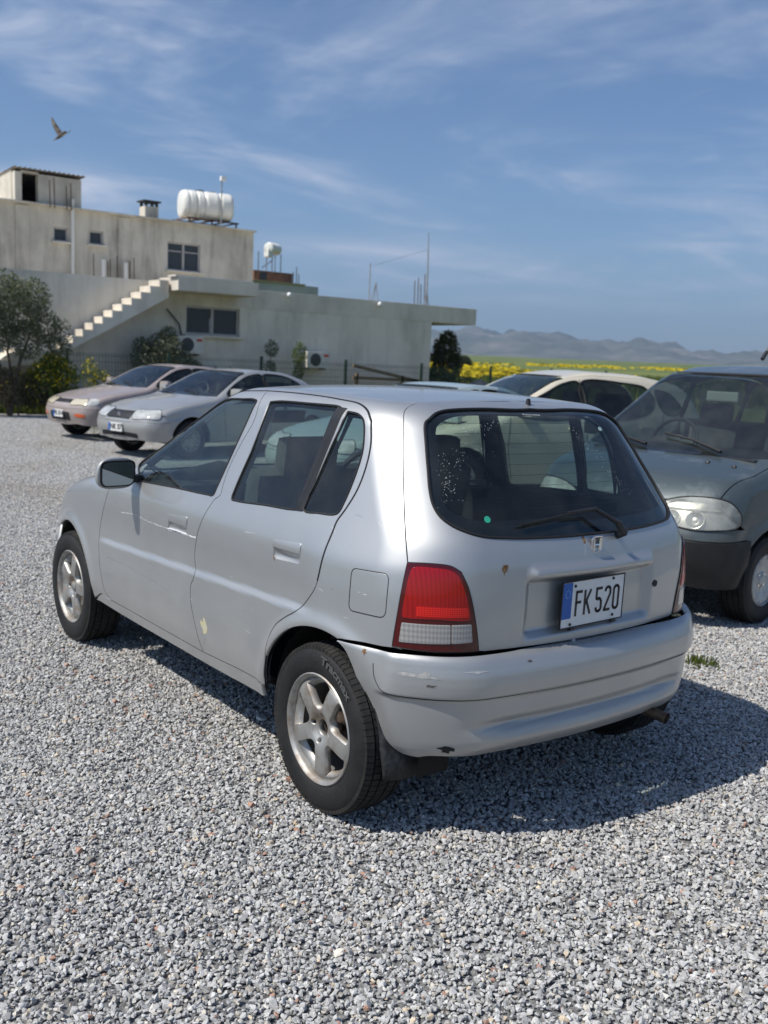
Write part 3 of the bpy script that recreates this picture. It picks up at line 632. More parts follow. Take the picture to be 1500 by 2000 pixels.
# pilasters and rainwater pipe
for y in (-7.9, -11.35): H(MB().box((30.975, y, 4.6), (.05, .42, 2.8)).build('pilaster', conc_up, None))
H(MB().tube([(30.90, -9.53, 3.7), (30.90, -9.53, 6.38)], .055, 10).build('rain_pipe', white_pipe, None))
# stair-head room
rm_ = MB().box((31.15, -7.80, 6.55), (.3, .22, .98)).box((31.15, -9.15, 6.55), (.3, 1.42, .98)).box((31.15, -8.17, 7.06), (.3, .54, .06))
H(rm_.build('roof_room_wall', conc_up, None))
H(MB().box((33.2, -7.73, 6.62), (3.8, .12, 1.05)).build('roof_room_wall', mat('pale sunlit wall', (.62, .58, .50), .9, var=.2, vscale=2), None))  # sun-facing side coloured paler than the other walls, sunlight put into its tone
H(MB().box((33.2, -9.80, 6.55), (3.8, .12, .98)).build('roof_room_wall', conc_up, None))
H(MB().box((34.0, -8.7, 6.55), (.1, 2.0, .98)).build('roof_room_wall', mat('shaded room back', (.03, .028, .025), .9), None))  # back wall coloured near-black, painting the shade inside the room
cs_ = MB(); N_w = 60
V = []
for i in range(N_w+1):
    y = -7.62-2.36*i/N_w; zz_ = 7.16+.022*math.sin(i/N_w*2*math.pi*15)
    V += [(30.85, y, zz_), (35.2, y, zz_-.18), (30.85, y, zz_-.012), (35.2, y, zz_-.192)]
F_ = []
for i in range(N_w): a = 4*i; F_ += [(a, a+4, a+5, a+1), (a+2, a+3, a+7, a+6), (a, a+2, a+6, a+4), (a+1, a+5, a+7, a+3)]
H(mesh_obj('corrugated_roof', V, F_, mat('weathered sheeting', (.28, .25, .21), .8, var=.4, vscale=3), None, smooth=False))
# chimney with its dark cap
H(MB().box((31.6, -12.53, 6.33), (.5, .50, .45)).build('chimney', conc_up, None))
ck = MB()
for dx in (-.2, .2):
    for dy_ in (-.2, .2): ck.box((31.6+dx, -12.53+dy_, 6.63), (.08, .08, .16))
ck.box((31.6, -12.53, 6.73), (.62, .66, .05)); H(ck.build('chimney_cap', mat('sooty cap', (.03, .028, .026), .9), None))
# starter bars and stub pipes on the roofs
for y in (-10.47, -11.26): H(MB().tube([(30.6, y, 3.3), (30.6, y, 4.50 if y > -11 else 4.46)], .07, 10).build('stub_pipe', white_pipe, None))
for y in (-10.22, -10.72, -10.80, -11.05, -11.50, -11.66, -8.9, -9.3, -9.45, -8.75):
    zb = 3.3 if y < -10 else 6.0; H(MB().tube([(30.8, y, zb), (30.8, y+.02, zb+(1.28 if y < -10 else .85)+.12*math.sin(y*9))], .016, 5).build('starter_bar', rust_pipe, None))
for y, h in ((-16.05, .35), (-16.15, .4), (-16.25, .33), (-18.85, 1.0), (-19.0, 1.1), (-19.28, 1.25), (-19.12, .9)):
    x = 31.3 if y > -17 else 24.2; H(MB().tube([(x, y, 3.25), (x, y+.02, 3.25+h)], .016, 5).build('starter_bar', rust_pipe, None))
H(MB().tube([(21.42, -8.55, 2.6), (21.44, -8.9, 2.25), (21.44, -9.0, 1.85), (21.42, -9.25, 1.75)], .02, 6).build('cable', black_pl, None))
mast = thing('antenna_mast', 'tall thin guyed mast on the low roof near its right end', 'mast', (24, -19.2, 3.28)); at0 = (24, -19.2, 3.28)
def W(o, p, org): o.parent = p; o.matrix_parent_inverse = Matrix.Translation([-c for c in org]); return o
W(MB().tube([(24, -19.2, 3.28), (24, -19.2, 4.6), (24, -19.17, 5.85)], [.035, .025, .012], 6).build('pole', steel_m, None), mast, at0)
W(MB().tube([(24, -19.2, 5.3), (24, -16.9, 4.55)], .006, 4).build('guy_wire', steel_m, None), mast, at0)
for k in (-.14, .14): W(MB().tube([(24, -19.2+k, 3.28), (24, -19.2, 4.0)], .015, 5).build('stay', steel_m, None), mast, at0)
p2 = tag(MB().tube([(24, -16.8, 3.27), (24, -16.8, 4.62)], .018, 6).build('roof_pole', steel_m), 'short thin pole on the low roof left of the tripod', 'pole')
tp = thing('roof_tripod', 'small tripod stand on the low roof beside the short pole', 'tripod', (24, -17.05, 3.28))
for k, (dx, dy_) in enumerate(((.0, -.16), (.1, .12), (-.1, .14))): W(MB().tube([(24+dx, -17.05+dy_, 3.28), (24, -17.05, 4.05)], .014, 5).build('leg', steel_m, None), tp, (24, -17.05, 3.28))
# water tank on its rusty stand
tk = thing('water_tank', 'large white ribbed plastic water tank on a rusty stand on the upper roof', 'water tank', (31.6, -14.8, 6.06))
tank_m = mat('white plastic tank', (.78, .77, .72), .4, var=.12, vscale=3)
tko = (31.6, -14.8, 6.06); ca, sa = math.cos(.45), math.sin(.45)
def tank_body(c, L, r, ax):
    "lying ribbed cylinder along ax"
    prof = [(0, -L/2)]; k = 26
    for i in range(k+1):
        u = i/k; y = -L/2+L*u; e = min(1, (min(u, 1-u)*L/ (r*.35))); rr = r*(.72+.28*math.sqrt(max(0, 1-(1-e)**2)))*(1+.035*math.cos(u*2*math.pi*5)); prof.append((rr, y))
    prof.append((0, L/2)); mb = MB().lathe(prof, 32, axis='Y'); Mx = Matrix.Translation(c) @ Matrix.Rotation(ax, 4, 'Z'); return mb, Mx
mb = MB(); prof = [(0, -.98)]
for i in range(61):
    u = i/60; y = -.98+1.96*u; en = min(1, min(u, 1-u)*1.96/.22); rib = 1-.11*max(0, math.cos(u*2*math.pi*(7 if u > .57 else 3.5)))**4; prof.append((.50*(.62+.38*math.sqrt(max(0, 1-(1-en)**2)))*rib, y))
prof.append((0, .98)); mb.lathe(prof, 36, axis='Y')
mb.V = [(v[0]*1.2, v[1], math.copysign(abs(v[2]/.5)**.7*.525, v[2])) for v in mb.V]
Mx = Matrix.Translation((31.75, -14.82, 6.87)) @ Matrix.Rotation(-.22, 4, 'Z'); W(mb.build('tank', tank_m, None, smooth=True, xf=Mx), tk, tko)
for y in (-14.55, -15.05): W(MB().lathe([(0, .06), (.14, .05), (.15, 0)], 18, axis='Z', c=(31.72, y, 7.36)).build('lid', black_pl, None), tk, tko)
st_ = MB()
for x in (31.2, 32.4):
    for y in (-13.9, -14.8, -15.8): st_.box((x, y, 6.20), (.05, .05, .30))
    st_.box((x, -14.85, 6.33), (.05, 2.1, .05))
for y in (-13.9, -14.4, -14.9, -15.4, -15.85): st_.box((31.8, y, 6.335), (1.15, .045, .04))
W(st_.build('stand', rust_pipe, None), tk, tko)
fl = thing('roof_floodlight', 'small pale floodlight on a thin pole in front of the roof tank', 'light', (31.0, -15.1, 6.06))
W(MB().tube([(31.05, -15.1, 6.1), (31.05, -15.1, 7.75)], .025, 6).build('pole', steel_m, None), fl, (31.0, -15.1, 6.06))
W(MB().box((31.0, -15.12, 7.82), (.14, .20, .16), bev=.02).build('lamp_head', white_pl, None), fl, (31.0, -15.1, 6.06))
for y, z, nm in ((-12.16, 3.22, 'small round white lamp on the low roof edge nearer the stair'), (-15.29, 3.18, 'small round white lamp on the low roof edge nearer the right end')):
    lt_ = thing('wall_lamp', nm, 'lamp', (21.45, y, z)); W(MB().box((21.42, y, z), (.10, .06, .05)).build('bracket', steel_m, None), lt_, (21.45, y, z))
    bm = MB().lathe([(0, -.07), (.05, -.06), (.08, 0), (.05, .05), (0, .06)], 14, axis='X', c=(21.36, y, z-.01)); W(bm.build('lamp_globe', white_pl, None, smooth=True), lt_, (21.45, y, z))
# air-conditioner units on the wall
def ac(y0, y1, z0, z1, label):
    o = (21.2, (y0+y1)/2, z0); a = thing('air_conditioner', label, 'air conditioner', o, group='air conditioners on the house wall'); cy = o[1]; h, w = z1-z0, y1-y0
    W(MB().box((21.26, cy, (z0+z1)/2), (.30, w, h), bev=.02).build('casing', mat('cream casing', (.66, .64, .58), .5, var=.12, vscale=6), None), a, o)
    fy = cy+w*.13; W(MB().lathe([(0, 0), (h*.40, 0), (h*.42, .02)], 28, axis='X', c=(21.105, fy, (z0+z1)/2)).build('fan_guard', mat('dark grille', (.035, .036, .038), .6), None), a, o)
    gr_ = MB()
    for k in range(1, 5): gr_.tube([(21.098, fy+h*.40*k/4.4*math.cos(t), (z0+z1)/2+h*.40*k/4.4*math.sin(t)) for t in np.linspace(0, 2*math.pi, 21)], .004, 4)
    W(gr_.build('guard_rings', steel_m, None), a, o)
    W(MB().box((21.10, cy-w*.33, z1-h*.22), (.012, w*.2, h*.14)).build('badge', mat('red badge', (.55, .05, .04), .5), None), a, o)
    for s in (-1, 1): W(MB().box((21.35, cy+s*w*.36, z0-.03), (.34, .04, .05)).build('bracket', steel_m, None), a, o)
ac(-13.41, -12.65, 1.25, 1.70, 'cream air conditioner with a dark round fan, right of the two on the long wall')
ac(-9.45, -8.72, 1.50, 1.95, 'cream air conditioner under the lower window, partly behind the olive bush')
# neighbouring house far behind
nb = thing('neighbour_house', 'distant low house of brown blocks and white walls behind the main house', 'house', (45, -25.5, 0)); no = (45, -25.5, 0)
W(MB().box((46.5, -25.62, 5.75), (3, 2.42, .56)).build('brick_wall', mat('brown block wall', (.30, .15, .10), .9, var=.35, vscale=3), None), nb, no)
W(MB().box((44.98, -24.98, 5.74), (.06, .40, .36)).build('opening', pane_m, None), nb, no)
W(MB().box((46.5, -26.0, 2.7), (4, 4.4, 5.4)).build('white_wall', mat('pale far wall', (.55, .53, .48), .9, var=.15, vscale=1), None), nb, no)
W(MB().box((46.4, -25.5, 5.44), (4, 3.6, .08)).build('roof_edge', mat('ochre roof edge', (.42, .36, .18), .9), None), nb, no)
sh = thing('solar_water_heater', 'small white solar water heater tank on a frame above the brown block wall', 'water heater', (45, -25.7, 6.03)); so_ = (45, -25.7, 6.03)
mb, Mx = tank_body((45.2, -25.66, 7.25), 1.0, .30, .5); W(mb.build('tank', tank_m, None, smooth=True, xf=Mx), sh, so_)
W(MB().box((45.1, -25.35, 7.0), (.5, .35, .45), bev=.08).build('tank_lower', tank_m, None), sh, so_)
f_ = MB()
for a, b in ((-.3, -.3), (.3, -.3), (-.3, .3), (.3, .3)): f_.box((45.2+a, -25.72+b*.9, 6.5), (.04, .04, .95))
f_.tube([(45, -25.5, 6.6), (44.7, -24.7, 6.15)], .03, 5); W(f_.build('frame', steel_m, None), sh, so_)
for y, h in ((-24.55, 1.5), (-26.75, .6), (-26.95, .9), (-27.1, .5)): W(MB().tube([(44.8, y, 5.4), (44.8, y, 5.5+h)], .025, 5).build('starter_bar', rust_pipe, None), nb, no)


# feature lines of the body, metres in the car's own frame (x forward, y left, z up)
TR = {'seam_front': [(1.8111, 0.7826, 0.3379), (1.8661, 0.7889, 0.3671), (1.8922, 0.794, 0.413), (1.9097, 0.7974, 0.4733), (1.9202, 0.7984, 0.5348), (1.9285, 0.7977, 0.5964), (1.9239, 0.7918, 0.6724), (1.8995, 0.7885, 0.751), (1.852, 0.7844, 0.8441), (1.8143, 0.7516, 0.921), (1.6808, 0.7346, 1.0437)],
      'seam_top_f': [(1.6808, 0.7346, 1.0437), (1.5766, 0.7203, 1.1215), (1.4735, 0.7028, 1.1853), (1.3234, 0.6689, 1.2682), (1.1875, 0.633, 1.3338), (1.1282, 0.5991, 1.359), (1.0446, 0.5524, 1.3746), (0.9149, 0.548, 1.3843), (0.7888, 0.5428, 1.3905)],
      'seam_top_r': [(0.7888, 0.5428, 1.3905), (0.5387, 0.5447, 1.3922), (0.309, 0.5484, 1.3875), (0.1641, 0.5517, 1.3795), (0.0841, 0.5671, 1.3614), (0.0252, 0.589, 1.3257)],
      'seam_rear': [(0.0252, 0.589, 1.3257), (-0.0152, 0.6178, 1.2472), (-0.0288, 0.6442, 1.176), (-0.0251, 0.6734, 1.1017), (-0.0011, 0.7031, 1.0331), (0.0175, 0.7201, 0.9952), (0.0194, 0.7352, 0.958), (0.0238, 0.7529, 0.9136), (0.0289, 0.7696, 0.8534), (0.0429, 0.7788, 0.7765), (0.0846, 0.7815, 0.722), (0.1322, 0.7934, 0.6739), (0.2024, 0.8024, 0.6309), (0.2576, 0.8047, 0.5904), (0.2929, 0.8094, 0.5336), (0.3092, 0.8109, 0.464), (0.325, 0.8062, 0.4107), (0.3334, 0.7955, 0.3528)],
      'seam_mid': [(0.7888, 0.5428, 1.3905), (0.7446, 0.6257, 1.2829), (0.7804, 0.6647, 1.1819), (0.8049, 0.7036, 1.0812), (0.8023, 0.7306, 1.0114), (0.795, 0.7429, 0.9804), (0.8262, 0.7508, 0.9603), (0.8461, 0.7636, 0.9275), (0.88, 0.7801, 0.8657), (0.9109, 0.7825, 0.8068), (0.9345, 0.7811, 0.7106), (0.908, 0.7964, 0.6346), (0.9347, 0.797, 0.5925), (0.9329, 0.797, 0.5289), (0.9064, 0.7946, 0.4597), (0.881, 0.7911, 0.4012), (0.842, 0.7816, 0.335)],
      'bottom_f': [(0.842, 0.7816, 0.335), (1.8111, 0.7826, 0.3379)],
      'bottom_r': [(0.3334, 0.7955, 0.3528), (0.842, 0.7816, 0.335)],
      'glass_f': [(1.5528, 0.7566, 0.9456), (1.6312, 0.6984, 1.0289), (1.5674, 0.7045, 1.1035), (1.4533, 0.6801, 1.1708), (1.321, 0.648, 1.2395), (1.1892, 0.61, 1.3013), (1.0843, 0.5808, 1.3337), (0.9194, 0.5896, 1.3513), (0.8268, 0.5877, 1.3555), (0.7868, 0.5941, 1.3486), (0.7882, 0.6175, 1.304), (0.8163, 0.6784, 1.1464), (0.8403, 0.7309, 1.0107), (0.8496, 0.7457, 0.9733), (0.8989, 0.7474, 0.9689), (1.1934, 0.7507, 0.9606)],
      'glass_r': [(0.6839, 0.5919, 1.3525), (0.6275, 0.5869, 1.3588), (0.4338, 0.5832, 1.3624), (0.2469, 0.5786, 1.3636), (0.2133, 0.5839, 1.3567), (0.198, 0.6061, 1.3255), (0.2145, 0.6584, 1.1943), (0.2341, 0.7126, 1.0555), (0.2461, 0.7328, 1.0042), (0.2812, 0.736, 0.9975), (0.4453, 0.7394, 0.9891), (0.6588, 0.7446, 0.9759), (0.7018, 0.7435, 0.9789), (0.7041, 0.7297, 1.0138), (0.6828, 0.6734, 1.1594)],
      'glass_q': [(0.1665, 0.5878, 1.349), (0.1134, 0.5862, 1.3455), (0.0705, 0.5926, 1.331), (0.0478, 0.6016, 1.3103), (0.0305, 0.6125, 1.2773), (0.011, 0.6313, 1.2227), (0.0061, 0.6587, 1.1503), (0.0124, 0.6911, 1.0684), (0.0241, 0.7101, 1.023), (0.0424, 0.7158, 1.0137), (0.1263, 0.726, 1.0071), (0.1946, 0.7317, 1.0027), (0.2141, 0.7281, 1.014), (0.196, 0.6944, 1.0991), (0.1778, 0.6417, 1.2332)],
      'bar': [(0.2338, 0.5809, 1.3608), (0.1817, 0.5798, 1.3587), (0.2102, 0.7332, 1.0005), (0.2548, 0.7356, 0.9977)],
      'fuel': [(-0.1147, 0.747, 0.8652), (-0.264, 0.7088, 0.8709), (-0.2694, 0.7215, 0.7304), (-0.1215, 0.759, 0.7274)],
      'handle_f': [(1.174, 0.782, 0.851), (1.0031, 0.7804, 0.8657), (1.0059, 0.7826, 0.7889), (1.1808, 0.7827, 0.7775)],
      'handle_r': [(0.3252, 0.7754, 0.8867), (0.156, 0.7671, 0.9005), (0.1515, 0.7757, 0.8271), (0.32, 0.7807, 0.8177)],
      'pillar_foot': [(2.0652, 0.6096, 0.9888)],
      'hatch_side': [(-0.042, 0.4997, 1.3681), (-0.0839, 0.5364, 1.3201), (-0.119, 0.5623, 1.2559), (-0.1702, 0.596, 1.162), (-0.2294, 0.6322, 1.0558), (-0.2714, 0.6559, 0.9821), (-0.306, 0.6709, 0.9114)],
      'lamp_left': [(-0.306, 0.6709, 0.9114), (-0.3093, 0.6832, 0.8693), (-0.3084, 0.6934, 0.8131), (-0.3049, 0.7012, 0.7477), (-0.3011, 0.7071, 0.69), (-0.2988, 0.7111, 0.6469)],
      'lamp_top': [(-0.306, 0.6709, 0.9114), (-0.3712, 0.6135, 0.9137), (-0.4045, 0.575, 0.9085), (-0.4234, 0.5526, 0.8923)],
      'lamp_right': [(-0.4234, 0.5526, 0.8923), (-0.438, 0.5349, 0.8481), (-0.4474, 0.5199, 0.7915), (-0.451, 0.5028, 0.7213), (-0.4521, 0.4867, 0.6381)],
      'lamp_bot': [(-0.4521, 0.4867, 0.6381), (-0.4378, 0.547, 0.639), (-0.3888, 0.6312, 0.6408), (-0.2988, 0.7111, 0.6469)],
      'lamp_red': [(-0.3238, 0.6639, 0.8979), (-0.3743, 0.6154, 0.9032), (-0.4054, 0.5792, 0.8978), (-0.421, 0.5603, 0.8829), (-0.4348, 0.5441, 0.8403), (-0.4436, 0.5315, 0.792), (-0.4467, 0.5224, 0.7474), (-0.4448, 0.5287, 0.7412), (-0.3938, 0.6212, 0.7424), (-0.3248, 0.6879, 0.7409), (-0.3177, 0.6928, 0.7448), (-0.3189, 0.6872, 0.8066), (-0.3199, 0.6754, 0.8706)],
      'lamp_clear': [(-0.3177, 0.6938, 0.7285), (-0.4474, 0.5196, 0.7308), (-0.4485, 0.5117, 0.669), (-0.3146, 0.6999, 0.6627)],
      'rear_glass': [(-0.13, 0, 1.3835), (-0.12, 0.2, 1.382), (-0.11, 0.35, 1.377), (-0.115, 0.42, 1.369), (-0.127, 0.464, 1.349), (-0.126, 0.4775, 1.3315), (-0.1713, 0.508, 1.2599), (-0.2195, 0.5342, 1.1822), (-0.2524, 0.5516, 1.129), (-0.2821, 0.5608, 1.0874), (-0.3144, 0.5583, 1.0543), (-0.35, 0.5405, 1.0293), (-0.3808, 0.5131, 1.0128), (-0.4106, 0.4677, 0.9982), (-0.4374, 0.3547, 0.9878), (-0.4529, 0.2309, 0.983), (-0.4626, 0.0452, 0.9814)],
      'rear_clear': [(-0.14, 0, 1.358), (-0.135, 0.2, 1.357), (-0.135, 0.34, 1.352), (-0.142, 0.4, 1.342), (-0.1536, 0.4514, 1.3216), (-0.202, 0.4827, 1.2456), (-0.2602, 0.5149, 1.1532), (-0.2941, 0.5315, 1.1007), (-0.3142, 0.5301, 1.0788), (-0.3398, 0.5126, 1.0619), (-0.3658, 0.4808, 1.0492), (-0.3861, 0.4331, 1.0394), (-0.4044, 0.3604, 1.031), (-0.4235, 0.2046, 1.0256), (-0.431, 0.0144, 1.0251)],
      'spots': [(-0.385, 0.417, 1.0448), (-0.1924, -0.3124, 1.3129), (-0.161, 0.0239, 1.3599), (-0.4631, 0.4034, 0.8974), (-0.4711, 0.053, 0.966), (0.8164, 0.7942, 0.4515), (0.3134, 0.7805, 0.8226), (-0.4906, 0.0893, 0.6276)],
      'drops': [(-0.1487, 0.4108, 1.3415), (-0.1885, 0.3643, 1.3103), (-0.1885, 0.3076, 1.3184), (-0.1698, 0.1617, 1.3497), (-0.2198, 0.3998, 1.2626), (-0.2771, 0.4862, 1.1542), (-0.304, 0.5165, 1.1013), (-0.2288, 0.4815, 1.2149), (-0.1835, -0.1198, 1.3394), (-0.2219, -0.1641, 1.2903), (-0.26, -0.2094, 1.2372), (-0.3239, -0.2565, 1.1495), (-0.3667, -0.3116, 1.0871)],
      'wiper': [(-0.4686, -0.1192, 0.967), (-0.4536, -0.0965, 0.993), (-0.4179, -0.0243, 1.042), (-0.4184, 0.103, 1.0391), (-0.4203, 0.2017, 1.0301), (-0.4185, 0.3116, 1.02)],
      'scr1': [(1.6844, 0.7844, 0.7824), (1.532, 0.7843, 0.7956), (1.3776, 0.7836, 0.7867), (1.1954, 0.7831, 0.7862)],
      'scr2': [(1.1954, 0.7831, 0.7862), (1.0964, 0.7829, 0.7913), (1.0247, 0.7827, 0.7901), (0.9229, 0.7824, 0.7901)],
      'scr3': [(0.532, 0.7775, 0.8788), (0.4621, 0.7762, 0.8845)],
      'scr4': [(1.826, 0.7971, 0.5495), (1.6282, 0.797, 0.5497), (1.4538, 0.797, 0.5431), (1.2369, 0.797, 0.5363), (1.1344, 0.797, 0.5243)],
      'scr5': [(0.849, 0.7933, 0.4371), (0.8335, 0.7916, 0.4089), (0.8119, 0.7911, 0.4016), (0.8212, 0.7882, 0.3734)],
      'scr6': [(-0.476, 0.0548, 0.9548), (-0.4837, 0.0558, 0.9301), (-0.4875, 0.0633, 0.914)],
      'b_edge': [(-0.1274, 0.7735, 0.5993), (-0.1507, 0.7661, 0.5668), (-0.1812, 0.7568, 0.5105), (-0.2097, 0.749, 0.4697), (-0.235, 0.7408, 0.4248), (-0.2603, 0.7306, 0.3762), (-0.2887, 0.7151, 0.3382), (-0.3121, 0.6945, 0.3095), (-0.3313, 0.6734, 0.2947), (-0.3634, 0.6382, 0.2865)],
      'bpoints': [(-0.4382, 0.585, 0.3272), (-0.2138, 0.7569, 0.6129), (-0.4048, 0.681, 0.5741), (-0.4293, 0.6585, 0.5447), (-0.5298, 0.3327, 0.6041), (-0.5005, 0.5358, 0.591)]}
unpt = {'emblem': [-0.4789, 0.0012, 0.9483], 'lock': [-0.4772, -0.3362, 0.7784], 'nozzle': [-0.083, -0.0362, 1.3936]}
# ---------------------------------------------------------------- the silver hatchback
A3 = lambda k: np.array(TR[k], float)
S = {k: BODY.st(A3(k)) for k in TR if not k.startswith('b_') and k not in ('points', 'bpoints')}
CM = lambda k, st=.02, closed=False: catmull(S[k], st, closed)
def join(*a):
    out = []
    for p in a:
        p = np.asarray(p)
        out.append(p if not out else (p[1:] if np.linalg.norm(out[-1][-1]-p[0]) < .02 else p))
    r = np.vstack(out)
    if np.linalg.norm(r[0]-r[-1]) < 1e-3: r = r[:-1]
    return r
def rrect(pts, rad, step=.004):
    "rounded quadrilateral from four corners"
    P = np.array(pts, float); out = []
    for i in range(4):
        a, b, c = P[i-1], P[i], P[(i+1) % 4]; u = (a-b)/np.linalg.norm(a-b); v = (c-b)/np.linalg.norm(c-b)
        p0, p1 = b+u*rad, b+v*rad
        for t in np.linspace(0, 1, 7): out.append((1-t)**2*p0+2*t*(1-t)*b+t*t*p1)
    out = np.array(out); r = []
    for i in range(len(out)):
        a, b = out[i], out[(i+1) % len(out)]; k = max(1, int(np.linalg.norm(b-a)/step)); r += [a+(b-a)*t for t in np.arange(k)/k]
    return np.array(r)
def ribs(name, c1, c2, sx, sz, rough=.15, gloss=1., b=.5, em=None):
    m = mat(name, c1, rough, coat=gloss, coat_rough=.03); t = m.node_tree; bs = t.nodes['Principled BSDF']; N, L = t.nodes.new, t.links.new
    tcn = N('ShaderNodeTexCoord'); sp = N('ShaderNodeSeparateXYZ'); L(tcn.outputs['Object'], sp.inputs[0]); hs = []
    for o, f in ((1, sx), (2, sz)):
        if not f: continue
        a = N('ShaderNodeMath'); a.operation = 'MULTIPLY'; a.inputs[1].default_value = f*2*math.pi; L(sp.outputs[o], a.inputs[0]); s_ = N('ShaderNodeMath'); s_.operation = 'SINE'; L(a.outputs[0], s_.inputs[0]); hs.append(s_.outputs[0])
    h = hs[0]
    if len(hs) > 1: a = N('ShaderNodeMath'); a.operation = 'ADD'; L(hs[0], a.inputs[0]); L(hs[1], a.inputs[1]); h = a.outputs[0]
    mr = N('ShaderNodeMapRange'); mr.inputs[1].default_value = -1; mr.inputs[2].default_value = 1; L(h, mr.inputs[0]); mx = N('ShaderNodeMix'); mx.data_type = 'RGBA'; mx.inputs[6].default_value = (*c1, 1); mx.inputs[7].default_value = (*c2, 1); L(mr.outputs[0], mx.inputs[0]); L(mx.outputs[2], bs.inputs['Base Color'])
    bp = N('ShaderNodeBump'); bp.inputs['Strength'].default_value = b; bp.inputs['Distance'].default_value = .002; L(mr.outputs[0], bp.inputs['Height']); L(bp.outputs[0], bs.inputs['Normal'])
    return m
red_br = ribs('bright red lens', (.34, .005, .005), (.26, .003, .003), 95, 0, gloss=.3, b=.1)
red_hot = ribs('glow red lens', (.70, .018, .010), (.46, .006, .005), 160, 160, gloss=.3, b=.15)
clear_l = ribs('clear ribbed lens', (.36, .355, .34), (.25, .245, .24), 110, 60, .1, b=.2)

